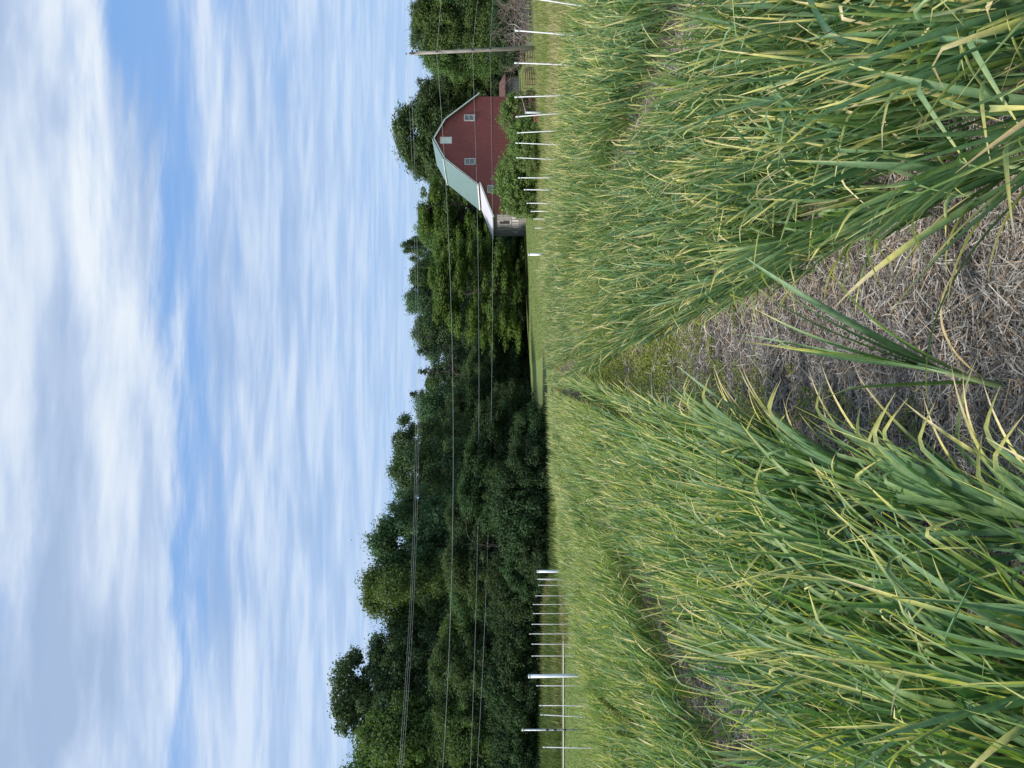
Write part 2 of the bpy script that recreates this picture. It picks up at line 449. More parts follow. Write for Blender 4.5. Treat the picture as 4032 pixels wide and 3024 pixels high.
# the whole crop is combed one way: beds away from the barn lean to the path, the barn side a little back
comb = np.where(px_ < .1, .22, np.where(px_ < 2.6, -.12, .05))
lvx = np.cos(lean) * amt + comb; lvy = np.sin(lean) * amt + .05
lean = np.arctan2(lvy, lvx); amt = np.hypot(lvx, lvy)
hs = rng.uniform(.74, 1.02, len(pts)) * (1 + .06 * np.sin(px_ * 1.3 + py_ * .6)) * (1 + .13 * np.clip((6 - py_) / 3.5, 0, 1)) * (1 + .07 * np.clip((py_ - 8) / 4, 0, 1) + .13 * np.clip((px_ - 2.8) / 1.5, 0, 1) * np.clip((py_ - 7) / 4, 0, 1))
patch = np.array([mnoise.noise(Vector((a * .55, b * .35, 8))) for a, b in zip(px_, py_)])
hs = hs * (1 + .10 * patch)
# how large each one shows in the photograph
dist = np.hypot(np.hypot(px_, py_), EYE - .5 - pz_)
top_v = (EYE - (pz_ + .72)) / py_        # tangent below eye
inview = (np.abs(px_) < .5 * py_ + .05) & (top_v < .665) & (py_ > .9)
order = np.argsort(np.where(inview, dist, 1e9))
near = order[:300]
is_near = np.zeros(len(pts), bool); is_near[near] = True
print('garlic plants', len(pts), 'in view', inview.sum(), 'near limit', dist[near].max())

# 22 plant shapes for the near ones
protos = []
for pi in range(24):
    rg = np.random.default_rng(100 + pi)
    z3 = np.zeros((1, 3)); la = np.array([0.0]); lm = np.array([pi / 23 * .36])
    d = plant_leaves(1, z3, la, lm, True, rg, nleaf=11, hs=np.array([1.0]))
    d['W'] = d['W'] * 1.0
    V, Fq, c = leaves(nseg=18, **d)
    lme = np_mesh('leaves', V, Fq, G_leaf, col=c, smooth=True)
    mb = MB()
    ax = math.cos(la[0]) * lm[0]; ay = math.sin(la[0]) * lm[0]
    mb.tube([(0, 0, -.02), (ax * .06, ay * .06, .06), (ax * .14, ay * .14, .14), (ax * .26, ay * .26, .26)], [.012, .010, .0085, .006], 8)
    protos.append((lme, mb))
stem_mesh = []
for lme, mb in protos:
    me = bpy.data.meshes.new('stem'); me.from_pydata(mb.v, [], mb.f); me.update(); me.polygons.foreach_set('use_smooth', np.ones(len(me.polygons), bool)); me.materials.append(G_stem)
    stem_mesh.append(me)
def garlic_thing(x, y, z, pi, rz, sc, label, group):
    e = empty('garlic_plant', (x, y, z), rz, label=label, cat='garlic plant', group=group)
    e.scale = (sc, sc, sc)
    new_obj('leaves', protos[pi][0], e); new_obj('stem', stem_mesh[pi], e)
    return e
GL_R = 'garlic plant with long yellow-tipped leaves, close by, on the barn side of the path'
GL_L = 'garlic plant with long yellow-tipped leaves, close by, across the path from the barn'
for i in near:
    pi = int(np.clip(round(amt[i] / .36 * 23 + random.uniform(-2.5, 2.5)), 0, 23)); rz = lean[i] + random.gauss(0, .45)
    garlic_thing(px_[i], py_[i], pz_[i], pi, rz, hs[i], (GL_R if px_[i] > .1 else GL_L) if ed[i] == 0 else ('garlic plant lining the straw path on its barn side, close by, leaves over the straw' if px_[i] > .1 else 'garlic plant lining the straw path opposite the barn side, leaves over the straw') if .3 < abs(px_[i] - .12) < .9 else (GL_R if px_[i] > .1 else GL_L), 'garlic plants close to the camera')
for (x, y, pi, rz, sc, lab) in [
    (-.02, 2.50, 19, .35, 1.18, 'lone garlic plant rooted in the middle of the straw path, nearest the camera'),
    (-.03, 6.3, 17, 2.6, .80, 'small dark garlic plant standing alone farther along the straw path')]:
    garlic_thing(x, y, gz(x, y), pi, rz, sc, lab, None)
def arching(x, y, specs, label):
    e = empty('garlic_plant', (x, y, gz(x, y)), 0, label=label, cat='garlic plant')
    n_ = len(specs); A = np.array(specs, float)
    d = dict(N=n_, base=np.stack([np.zeros(n_), np.zeros(n_), A[:, 0]], -1), phi=A[:, 1], a0=A[:, 2], bend=A[:, 3], L=A[:, 4], W=A[:, 5], fold=np.full(n_, .45), twist=A[:, 6],
             tk=A[:, 7], kb=A[:, 8], ty=A[:, 9], shade=A[:, 10], hue=np.full(n_, .15), sway=A[:, 11])
    V, Fq, c = leaves(nseg=26, **d)
    new_obj('leaves', np_mesh('leaves', V, Fq, G_leaf, col=c, smooth=True), e); new_obj('stem', stem_mesh[3], e)
# z0, direction, angle from vertical, bend, length, width, twist, kink at, kink, yellow from, shade, sway
arching(.60, 2.15, [(.10, 2.95, .75, .95, .78, .026, .9, 2, 0, .80, .25, .3), (.14, 2.5, .62, .60, .66, .036, -.3, 2, 0, .50, .7, -.2), (.18, 2.2, .50, .35, .74, .024, .8, .62, 1.1, .70, .2, .2),
                   (.20, 1.2, .30, .5, .62, .028, .2, 2, 0, .85, .6, 0), (.22, 4.2, .30, .7, .55, .026, .4, 2, 0, .8, .4, 0), (.08, 3.4, .95, 1.1, .50, .018, .5, 2, 0, .3, .5, 0)],
        'garlic plant whose long broad leaves arch far out over the straw path')
arching(.64, 1.80, [(.12, 3.3, .70, 1.25, .74, .024, 1.0, 2, 0, .72, .3, .4), (.16, 2.7, .66, .5, .70, .030, .3, 2, 0, .86, .15, 0), (.2, .8, .3, .5, .6, .028, .2, 2, 0, .85, .5, 0), (.2, 4.4, .3, .5, .6, .028, .2, .7, 1.4, .7, .5, 0)],
        'garlic plant at the path edge with one leaf curling down onto the straw')
arching(-.44, 2.05, [(.12, .15, .62, .7, .72, .022, .6, .55, .9, .62, .4, .3), (.18, .5, .45, .3, .74, .026, -.4, 2, 0, .88, .2, 0), (.2, 2.8, .2, .3, .66, .028, .2, 2, 0, .9, .7, 0), (.1, -.3, .8, 1.2, .45, .016, .4, .5, 1.2, .1, .5, 0)],
        'garlic plant with one bent yellowing leaf, across the path from the arching ones')
# the rest, as one mass
def crop(sel, nseg, nleaf, across, wmul, seed, yshift=0.0):
    ii = np.where(sel)[0]
    rg = np.random.default_rng(seed)
    p = np.stack([px_[ii], py_[ii], pz_[ii]], -1)
    d = plant_leaves(len(ii), p, lean[ii], amt[ii], False, rg, nleaf=nleaf, hs=hs[ii])
    d['W'] = d['W'] * wmul; d['hue'] = np.clip(d['hue'] + (0 if seed < 12 else .14 if seed < 13 else .24) + np.repeat(.35 * patch[ii], nleaf), 0, 1); d['shade'] = np.clip(d['shade'] + (0 if seed < 12 else -.05), 0, 1)
    return leaves(nseg=nseg, across=across, **d)
blocks = [crop(~is_near & (py_ < 9), 10, 8, 3, 1.0, 11), crop(~is_near & (py_ >= 9) & (py_ < 17), 8, 8, 3, 1.05, 12), crop(~is_near & (py_ >= 17), 6, 8, 2, 1.2, 13)]
Vs, Fs, Cs, b = [], [], [], 0
for V, Fq, c in blocks:
    Vs.append(V); Fs.append(Fq + b); Cs.append(c); b += len(V)
new_obj('garlic_crop', np_mesh('garlic_crop', np.concatenate(Vs), np.concatenate(Fs), G_leaf, col=np.concatenate(Cs), smooth=True),
        label='dense green garlic crop with pale yellow tips filling the beds towards the far fence', cat='garlic crop', kind='stuff')

# ------------------------------------------------------------------ straw and weeds on the path
def strips(p, phi, L, W, el, curl, nseg, col):
    N = len(p); t = np.linspace(-.5, .5, nseg + 1)[None, :]
    ph = phi[:, None] + curl[:, None] * t
    D = np.stack([np.cos(ph) * np.cos(el)[:, None], np.sin(ph) * np.cos(el)[:, None], np.sin(el)[:, None] * np.ones_like(ph)], -1)
    C = np.concatenate([np.zeros((N, 1, 3)), np.cumsum((D[:, :-1] + D[:, 1:]) / 2 * (L / nseg)[:, None, None], 1)], 1)
    C = C - C.mean(1, keepdims=True) + p[:, None, :]
    S = np.stack([-np.sin(ph), np.cos(ph), np.zeros_like(ph)], -1)
    roll = rng.uniform(-.9, .9, N)[:, None, None]
    S = S * np.cos(roll) + np.array([0, 0, 1.0]) * np.sin(roll)
    w = W[:, None, None] * .5
    V = np.stack([C - S * w, C + S * w], 2).reshape(-1, 3)
    i0 = np.arange(N)[:, None] * (nseg + 1) * 2 + np.arange(nseg)[None, :] * 2
    Fq = np.stack([i0, i0 + 1, i0 + 3, i0 + 2], -1).reshape(-1, 4)
    return V, Fq, np.repeat(col, (nseg + 1) * 2, 0)
def straw_block(x0, x1, y0, y1, dens, nseg, wm, hz):
    N = int((x1 - x0) * (y1 - y0) * dens)
    x = rng.uniform(x0, x1, N); y = rng.uniform(y0, y1, N)
    lump = np.array([mnoise.noise(Vector((a * 2.2, b * 2.2, 3))) for a, b in zip(x, y)])
    z = ground(x, y) + rng.uniform(.004, hz, N) + np.clip(lump, -.2, 1) * .06
    g = rng.random(N)
    c0 = np.array([.11, .095, .085]); c1 = np.array([.58, .545, .495])
    col = c0 + (c1 - c0) * (g ** 1.5)[:, None]
    brn = (rng.random(N) < .18)[:, None]
    col = np.where(brn, col * np.array([1.0, .78, .58]), col)
    return strips(np.stack([x, y, z], -1), rng.uniform(0, 6.28, N), rng.gamma(3.0, .034, N) + .02, rng.uniform(.0018, .0042, N) * wm, rng.normal(0, .22, N), rng.normal(0, .9, N), nseg, col)
def join(blks):
    Vs, Fs, Cs, b = [], [], [], 0
    for V, Fq, c in blks:
        Vs.append(V); Fs.append(Fq + b); Cs.append(c); b += len(V)
    return np.concatenate(Vs), np.concatenate(Fs), np.concatenate(Cs)
M_straw = leafmat('straw', trans=.08, rough=.7, spec=.25, tint=(1, .9, .7))
V, Fq, c = join([straw_block(-.6, .85, 1.6, 4.5, 10500, 4, 1.0, .05), straw_block(-.6, .85, 4.5, 8, 5200, 3, 1.3, .045), straw_block(-.6, .85, 8, 14, 1500, 2, 1.7, .04),
                 straw_block(-2.2, -.6, 1.6, 5, 900, 3, 1.2, .03), straw_block(.85, 2.4, 1.6, 5, 900, 3, 1.2, .03),
                 straw_block(-3.1, -1.9, 4.5, 11, 1500, 3, 1.4, .04), straw_block(2.2, 3.4, 4.5, 11, 1500, 3, 1.4, .04)])
new_obj('straw_mulch', np_mesh('straw_mulch', V, Fq, M_straw, col=c), label='grey dry straw mulch covering the path between the garlic beds', cat='straw', kind='stuff')

def weeds(x0, x1, y0, y1, dens, thr, size):
    N = int((x1 - x0) * (y1 - y0) * dens)
    x = rng.uniform(x0, x1, N); y = rng.uniform(y0, y1, N)
    pn = np.array([mnoise.noise(Vector((a * 1.4, b * .9, 11))) + .4 * mnoise.noise(Vector((a * 5, b * 4, 2))) for a, b in zip(x, y)])
    far = np.clip((y - 4.2) / 3.5, -.6, 1) * .32
    k = pn + far > thr
    x, y = x[k], y[k]; N = len(x)
    z = ground(x, y) + rng.uniform(.01, .07, N)
    sz = rng.uniform(.5, 1.2, N) * size
    ang = rng.uniform(0, 6.28, N); tx = rng.normal(0, .5, N); ty_ = rng.normal(0, .5, N)
    A = np.stack([np.cos(ang), np.sin(ang), tx], -1); A /= np.linalg.norm(A, axis=1, keepdims=True)
    B = np.stack([-np.sin(ang), np.cos(ang), ty_], -1); B /= np.linalg.norm(B, axis=1, keepdims=True)
    C = np.stack([x, y, z], -1)[:, None, :]
    q = np.array([(-.6, 0), (0, -.42), (.6, 0), (0, .42)])
    V = C + (q[None, :, 0:1] * A[:, None] + q[None, :, 1:2] * B[:, None]) * sz[:, None, None]
    g = rng.random(N)[:, None]
    col = np.array([.11, .15, .03]) * (1 - g) + np.array([.30, .33, .07]) * g
    return V.reshape(-1, 3), np.arange(N * 4).reshape(N, 4), np.repeat(col, 4, 0)
M_weed = leafmat('weed_leaf', trans=.3, rough=.6, spec=.2)
V, Fq, c = join([weeds(-.55, .8, 3.0, 8, 11000, .13, .015), weeds(-.6, .85, 8, 22, 3500, .0, .03), weeds(-3.0, -2.0, 4, 14, 2500, .2, .022), weeds(2.3, 3.2, 4, 14, 2500, .2, .022)])
new_obj('ground_weeds', np_mesh('ground_weeds', V, Fq, M_weed, col=c), label='low yellow green weeds creeping over the straw path', cat='weeds', kind='stuff')

# ------------------------------------------------------------------ tall grass
def grass(x, y, h, w, c0, c1, nseg=3, droop=.5):
    N = len(x); z = ground(x, y) - .01
    phi = rng.uniform(0, 6.28, N)
    g = rng.random(N)
    d = dict(N=N, base=np.stack([x, y, z], -1), phi=phi, a0=rng.uniform(0, .3, N), bend=rng.uniform(.1, droop * 2, N), L=h, W=w, fold=np.zeros(N), twist=rng.normal(0, .5, N),
             tk=np.full(N, 2.), kb=np.zeros(N), ty=np.full(N, 3.), shade=g, hue=g)
    V, Fq, col = leaves(nseg=nseg, across=2, **d)
    cc = np.asarray(c0)[None] * (1 - g[:, None]) + np.asarray(c1)[None] * g[:, None]
    return V, Fq, np.repeat(cc, (nseg + 1) * 2, 0)
def region(n_, x0, x1, y0, y1, cond=None):
    x = rng.uniform(x0, x1, n_); y = rng.uniform(y0, y1, n_)
    if cond is not None:
        k = cond(x, y); x, y = x[k], y[k]
    return x, y
def tone(x, y, sc=.25):
    return np.array([mnoise.noise(Vector((a * sc, b * sc, 5))) for a, b in zip(x, y)])
M_grass = leafmat('grass', trans=.3, rough=.6, spec=.2)
blk = []
# right verge: pale seeding grass
x, y = region(75000, 5.9, 34, 13, 52, lambda a, b: (a < .5 * b + 3) & (a > 5.8 + np.clip(b - 34, 0, 6) * .0))
tn = tone(x, y)
k = tn > 0.05
for kk, c0, c1 in ((k, (.27, .25, .11), (.52, .46, .27)), (~k, (.15, .20, .055), (.32, .35, .12))):
    n_ = kk.sum(); blk.append(grass(x[kk], y[kk], rng.uniform(.30, .62, n_), rng.uniform(.010, .022, n_) * (1 + y[kk] / 40), c0, c1))
# pale strip behind the field
x, y = region(16000, -12, 9, 34.6, 38.5, lambda a, b: b > FIELD_END(a) + .5)
blk.append(grass(x, y, rng.uniform(.12, .34, len(x)), rng.uniform(.02, .04, len(x)), (.16, .17, .06), (.34, .30, .16)))
# bank of tall grass on the left
x, y = region(52000, -36, -1.5, 38.8, 53.5, lambda a, b: (-a < .5 * b + 4))
tn = tone(x, y, .16)
k = tn > 0.0
for kk, c0, c1 in ((k, (.15, .17, .06), (.29, .28, .13)), (~k, (.08, .12, .035), (.17, .21, .07))):
    n_ = kk.sum(); blk.append(grass(x[kk], y[kk], rng.uniform(.25, .7, n_), rng.uniform(.03, .06, n_), c0, c1))
V, Fq, c = join(blk)
new_obj('tall_grass', np_mesh('tall_grass', V, Fq, M_grass, col=c, smooth=True), label='tall seeding grass with straw coloured heads growing beyond the garlic fence', cat='grass', kind='stuff')
blk = []
x, y = region(42000, -22, -7.0, 12, 37, lambda a, b: (-a < .5 * b + 2) & ((a < -7.1) | (b > FIELD_END(a) + .6)))
blk.append(grass(x, y, rng.uniform(.04, .11, len(x)), rng.uniform(.012, .03, len(x)), (.14, .20, .05), (.30, .36, .12), 2))
x, y = region(30000, 2, 30, 40, 78, lambda a, b: (a < .5 * b + 3) & (a < 10 + (b - 40) * .4))
blk.append(grass(x, y, rng.uniform(.04, .12, len(x)), rng.uniform(.03, .06, len(x)), (.14, .19, .05), (.27, .32, .12), 2))
V, Fq, c = join(blk)
new_obj('lawn_grass', np_mesh('lawn_grass', V, Fq, M_grass, col=c, smooth=True), label='short mown lawn grass between the garlic field and the drive and barn', cat='grass', kind='stuff')

# ------------------------------------------------------------------ fence posts
M_white = pbr('white_plastic', (.78, .78, .77), .45, .4, nscale=9, var=.05)
M_pvc = pbr('white_pipe', (.74, .77, .80), .35, .5, nscale=5, var=.08)
M_greyp = pbr('grey_pipe', (.55, .57, .58), .5, .4, nscale=5, var=.12)
M_steel = pbr('galvanised', (.42, .45, .46), .5, .5, metal=.3, nscale=14, var=.3)
M_dark = pbr('dark_insulator', (.04, .04, .045), .5, .4)
XR, XL = 5.5, -6.95
def thin_post(x, y, ztop, leanx, label, group, r=.0135):
    z0 = gz(x, y)
    h = ztop - z0
    e = empty('fence_post', (x, y, z0), 0, label=label, cat='fence post', group=group)
    top = Vector((leanx, 0, h))
    b = MB(); b.tube([(0, 0, -.05), top * .5, top * .96], [r, r, r * .9], 8); b.build('rod', M_white, e, smooth=True)
    c = MB(); c.tube([top * .955, top * .965, top * .995, top], [r * 1.0, r * 1.5, r * 1.5, r * .8], 8); c.build('cap', M_white, e, smooth=True)
    for f in (.30, .62):
        p = top * f
        k = MB(); k.tube([p + Vector((0, -r, 0)), p + Vector((0, -r - .018, .004)), p + Vector((0, -r - .02, .022)), p + Vector((0, -r - .004, .026))], .004, 6); k.build('clip', M_white, e)
    return e
RP = [(-8, 2000, -45, 'thin white fence post leaning at the edge of the photo past the utility pole'),
 (126, 2028, -20, 'thin white leaning fence post, the one standing before the brush beyond the utility pole'),
 (250, 2025, -8, 'thin white fence post standing before the rusty tube gates'),
 (380, 2026, 8, 'thin white fence post in line with the corner of the red barn'),
 (455, 2030, 16, 'thin white fence post leaning hard beside the short grey pipe'),
 (520, 2037, 10, 'thin white fence post between the two shrubs, leaning towards the big shrub'),
 (565, 2030, -7, 'thin white fence post between the two shrubs, leaning towards the small shrub'),
 (623, 2033, -8, 'thin white leaning fence post before the near edge of the big shrub'),
 (700, 2040, 0, 'upright thin white fence post before the middle of the big shrub'),
 (747, 2063, -2, 'upright thin white fence post before the trailing side of the big shrub'),
 (800, 2074, 0, 'short white fence post just clear of the big shrub'),
 (832, 2090, 0, 'short white fence post in line with the front corner of the lean-to'),
 (862, 2100, 0, 'short white fence post below the weathered boards of the lean-to'),
 (898, 2107, 0, 'shortest white fence post, last before the far pipe by the lawn')]
for (ysrc, vt, ln, lab) in RP:
    U = 3024 - ysrc; d = XR * F / (U - 1512)
    thin_post(XR + ln * 1.2 / F * d, d, zof(vt, d), ln * -1.5 / F * d, lab, 'thin white fence posts on the barn side of the garlic', r=.0105 if d < 20 else .013)
LPs = [(2280, 2114, 0, 'first thin white post beside the far white pipe, one of a crossed pair'), (2286, 2120, 4, 'second of the crossed pair of thin white posts beside the far white pipe'),
 (2308, 2120, 4, 'thin white post next after the crossed pair, slightly tilted'), (2346, 2108, 0, 'thin white post three along from the far white pipe'),
 (2380, 2098, 0, 'thin white post four along from the far white pipe'), (2416, 2098, 0, 'thin white post halfway between the two thick white pipes'),
 (2458, 2093, 0, 'thin white post fourth before the tall thick white pipe'), (2496, 2084, 0, 'thin white post third before the tall thick white pipe'),
 (2538, 2093, 2, 'thin white post second before the tall thick white pipe'), (2583, 2093, 0, 'thin white post just before the tall thick white pipe'),
 (2702, 2112, 2, 'thin white post just after the tall thick white pipe'), (2780, 2123, 2, 'thin white post standing two after the tall thick white pipe'),
 (2832, 2127, 18, 'tilted thin white post near the grey metal post'), (2950, 2137, 8, 'last thin white post at the edge of the mown grass')]
for (ysrc, vt, ln, lab) in LPs:
    U = 3024 - ysrc; d = XL * F / (U - 1512)
    thin_post(XL, d, zof(vt, d), ln / F * d, lab, 'thin white fence posts on the drive side of the garlic', r=.0088)
def pipe_post(U, vt, d, r, lean, label, mat, hollow=True):
    x = xof(U, d); z0 = gz(x, d); h = zof(vt, d) - z0
    e = empty('pipe_post', (x, d, z0), 0, label=label, cat='fence post', group='thick pipe posts')
    b = MB(); b.tube([(0, 0, -.05), (lean * .5, 0, h * .5), (lean, 0, h - .02)], [r, r, r], 20); b.build('pipe', mat, e, smooth=True)
    c = MB(); c.tube([(lean, 0, h - .05), (lean, 0, h - .049), (lean, 0, h - .004), (lean, 0, h)], [r, r * 1.1, r * 1.1, r * .9], 20); c.build('cap', mat, e, smooth=True)
pipe_post(774, 2114, 28.7, .05, .0, 'white plastic pipe post at the far corner by the dark trees', M_pvc)
pipe_post(366, 2080, 18.4, .042, -.03, 'tall thick white pipe post, the largest, before the bank of grass', M_pvc)
pipe_post(2022, 2080, 32.5, .052, 0, 'short white pipe post standing alone before the lawn beside the barn', M_pvc)
pipe_post(2581, 2067, 42, .055, 0, 'grey weathered pipe post standing in the gap below the shrubs', M_greyp)
# grey metal post with dark bands
x = xof(150, 24); z0 = gz(x, 24); h = zof(2062, 24) - z0
e = empty('metal_post', (x, 24, z0), 0, label='weathered grey metal post with dark bands and a pale cap before the grass bank', cat='fence post')
b = MB(); b.tube([(0, 0, -.05), (0, 0, h)], .028, 12); b.build('shaft', M_steel, e, smooth=True)
b = MB(); b.tube([(0, 0, h), (0, 0, h + .06)], [.033, .036], 12); b.build('cap', M_white, e, smooth=True)
for zz_ in (.35, .5, .62):
    b = MB(); b.tube([(0, 0, h * zz_), (0, 0, h * zz_ + .09)], .031, 12); b.build('band', M_dark, e, smooth=True)

# ------------------------------------------------------------------ utility pole and wires
M_pole = pbr('pole_wood', (.30, .27, .24), .85, .2, nscale=3, var=.35, bump=.4, bscale=8, stretch=(4, 4, .4))
PY = 55.0
pb = P(2838, 2115, PY); pt = P(2812, 1612, PY)
e = empty('utility_pole', (pb.x, pb.y, gz(pb.x, pb.y)), 0, label='tall weathered wooden utility pole beside the rusty gates', cat='utility pole')
o0 = Vector(e.location)
b = MB(); b.tube([Vector((pb.x, PY, o0.z - .3)) - o0, (pb + pt) / 2 - o0, pt - o0], [.15, .13, .10], 16); b.build('shaft', M_pole, e, smooth=True)
b = MB(); b.tube([pt - o0 + Vector((-.08, -.12, -.35)), pt - o0 + Vector((-.08, -.12, .18))], .03, 8); b.tube([pt - o0 + Vector((-.08, -.12, .18)), pt - o0 + Vector((-.08, -.12, .25)), pt - o0 + Vector((-.08, -.12, .31))], [.05, .07, .035], 10); b.build('insulator', pbr('insulator', (.32, .36, .42), .3, .5), e, smooth=True)
for (dv_, s_) in ((.22, .06), (.55, .05)):
    b = MB(); b.box((pt.x - o0.x + .08, -.16, pt.z - o0.z - dv_ - s_), (pt.x - o0.x + .19, .05, pt.z - o0.z - dv_ + s_)); b.build('bracket', M_dark, e, bevel=.01)
def poleat(V):
    f = (V - 2115) / (1612 - 2115); return pb + (pt - pb) * f
for V_ in (1720, 1860, 1930):
    p = poleat(V_) - o0
    b = MB(); b.box((p.x - .05, -.2, p.z - .06), (p.x + .05, -.1, p.z + .06)); b.build('clamp', M_dark, e, bevel=.01)
def wire(ctrl, r, label, right):
    # ctrl: (ysrc, V); the line of wires runs from (24,55) to (-30,47)
    A = np.array([pb.x, 54.9]); B = np.array([-30., 47.]); dr = (B - A)
    ys_ = np.array([c[0] for c in ctrl], float); vs_ = np.array([c[1] for c in ctrl], float)
    co = np.polyfit(ys_, vs_, 2 if len(ctrl) > 2 else 1)
    pts_ = []
    for yy in np.linspace(ctrl[0][0], 3900, 60):
        U = 3024 - yy; k = (U - 1512) / F
        t = (k * A[1] - A[0]) / (dr[0] - k * dr[1])
        w = A + dr * t
        v = np.polyval(co, yy)
        pts_.append((w[0], w[1], zof(v, w[1])))
    first = pts_[0]
    for (yy, v) in right:
        U = 3024 - yy; pts_.insert(0, (xof(U, 55.5), 55.5, zof(v, 55.5)))
    b = MB(); b.tube(pts_, r, 6); o = b.build('overhead_wire', M_wire, smooth=True, label=label, cat='wire', group='overhead wires on the utility pole')
M_wire = pbr('wire', (.52, .56, .55), .5, .4, nscale=1, var=.1)
wire([(214, 1599), (700, 1625), (1350, 1640), (1640, 1636), (2200, 1623), (2700, 1594), (3024, 1571)], .005, 'topmost thin wire running from the tip of the utility pole', [(0, 1616), (-400, 1650)])
wire([(210, 1611), (700, 1636), (1350, 1648), (1640, 1643), (2200, 1630), (2700, 1601), (3024, 1579)], .006, 'second wire from the top of the pole, close under the topmost one', [(0, 1631), (-400, 1668)])
wire([(1400, 1652), (1640, 1650), (2200, 1638), (2700, 1609), (3024, 1587)], .005, 'third of the close upper wires, seen only before the far woods', [])
wire([(208, 1720), (500, 1742), (900, 1764), (1300, 1778), (1700, 1785), (2200, 1781), (2600, 1767), (3024, 1743)], .009, 'single thick wire below the top group, crossing the barn gable', [(0, 1737), (-400, 1768)])
wire([(204, 1858), (500, 1874), (900, 1880), (1300, 1884), (1700, 1884), (2200, 1879), (2600, 1871), (3024, 1850)], .007, 'upper of the two low wires crossing the middle of the red gable', [(0, 1880), (-400, 1900)])
wire([(200, 1930), (500, 1934), (900, 1939), (1300, 1938), (1700, 1934), (2200, 1917), (2600, 1904), (3024, 1878)], .0065, 'lowest wire, passing the small square barn window', [(0, 1940), (-400, 1950)])

# ------------------------------------------------------------------ barn
def ribbed(name, col, rib=.23, axis='X', rough=.5, spec=.4, var=.08, bump=.6, metal=0.0, dark=.75):
    mt, (n, l, m, ramp, mix) = mat_new(name)
    tc = n('ShaderNodeTexCoord'); sp = n('ShaderNodeSeparateXYZ'); l(tc.outputs['Object'], sp.inputs[0])
    v = {'X': sp.outputs[0], 'Y': sp.outputs[1], 'Z': sp.outputs[2]}[axis]
    ph = m('FRACT', m('DIVIDE', v, rib))
    r_ = ramp(ph, [(0.0, 1.0), (.12, 1.0), (.18, 0.0), (.92, 0.0), (.98, 1.0)])
    a = n('ShaderNodeTexNoise', inp={'Scale': 1.5, 'Detail': 7, 'Roughness': .65}); l(tc.outputs['Object'], a.inputs['Vector'])
    cc = mix(ramp(a.outputs['Fac'], [(.3, 0.), (.7, 1.)]), tuple(c * (1 - var) for c in col), tuple(c * (1 + var) for c in col))
    cc = mix(m('MULTIPLY', ramp(ph, [(.0, 0.), (.13, 0.), (.19, 1.), (.25, 0.)]), .35), cc, tuple(c * dark * .7 for c in col))
    bs = n('ShaderNodeBsdfPrincipled', inp={'Roughness': rough, 'Metallic': metal}); bs.inputs['Specular IOR Level'].default_value = spec
    l(cc, bs.inputs['Base Color'])
    bp = n('ShaderNodeBump', inp={'Strength': bump, 'Distance': .03}); l(r_, bp.inputs['Height']); l(bp.outputs[0], bs.inputs['Normal'])
    o = n('ShaderNodeOutputMaterial'); l(bs.outputs[0], o.inputs[0]); return mt
M_red = ribbed('red_siding', (.27, .075, .072), .23, 'X', .55, .3, .08)
M_groof = ribbed('green_roof', (.145, .225, .205), .30, 'Y', .40, .5, .06)
M_wroof = ribbed('white_roof', (.60, .58, .61), .45, 'Y', .45, .4, .05, bump=.3)
M_trim = pbr('white_trim', (.86, .86, .83), .5, .4, nscale=4, var=.06)
M_glass = pbr('dusty_pane', (.10, .11, .12), .12, .6, nscale=5, var=.6, col2=(.28, .29, .29))
M_wood = pbr('weathered_boards', (.46, .44, .42), .9, .15, nscale=5, stretch=(5, 5, .25), col2=(.17, .155, .15), bump=.5, bscale=9)
M_pale = pbr('pale_board', (.68, .63, .58), .9, .15, nscale=6, var=.2)
M_greend = pbr('dark_green_trim', (.02, .05, .045), .5, .4)
TH = R(13)
r0 = P(2472, 1707, 80.0)
ex = Vector((math.cos(TH), math.sin(TH), 0)); ey = Vector((-math.sin(TH), math.cos(TH), 0))
zb = zof(2066, 80) 
B0 = Vector((r0.x, r0.y, zb))
barn = empty('barn', B0, TH, label='red metal barn with green gambrel roof, white trim and a lean-to', cat='barn')
def on_front(U, V, off=0.0):
    """pixel -> local (x,z) on the gable plane"""
    k = (U - 1512) / F
    # (B0.x + ex.x s)/(B0.y + ex.y s) = k
    s_ = (k * B0.y - B0.x) / (ex.x - k * ex.y)
    d = B0.y + ex.y * s_
    return s_, zof(V, d) - zb
LEN = 5.3
rid = (0.0, on_front(2472, 1707)[1])
bl = on_front(2398, 1750); br_ = on_front(2550, 1749)
bx = (br_[0] - bl[0]) / 2; bz = (bl[1] + br_[1]) / 2
el_ = on_front(2297, 1883); er = on_front(2653, 1882)
hx = (er[0] - el_[0]) / 2; hz = (el_[1] + er[1]) / 2
wx = hx - .12
wz = hz + (.12) * (bz - hz) / (hx - bx) - .04
lx, lz = on_front(2178, 1938)
gable = [(-wx, 0), (wx, 0), (wx, wz - .05), (bx - .03, bz - .09), (0, rid[1] - .09), (-bx + .03, bz - .09), (-wx, wz - .05)]
b = MB(); b.prism(gable, 0, LEN); b.build('wall', M_red, barn)
b = MB(); b.prism([(lx + .06, -.2), (-wx - .003, -.2), (-wx - .003, hz - .36), (lx + .06, lz - .17)], .004, LEN - .05); b.build('lean_to_wall', M_red, barn)
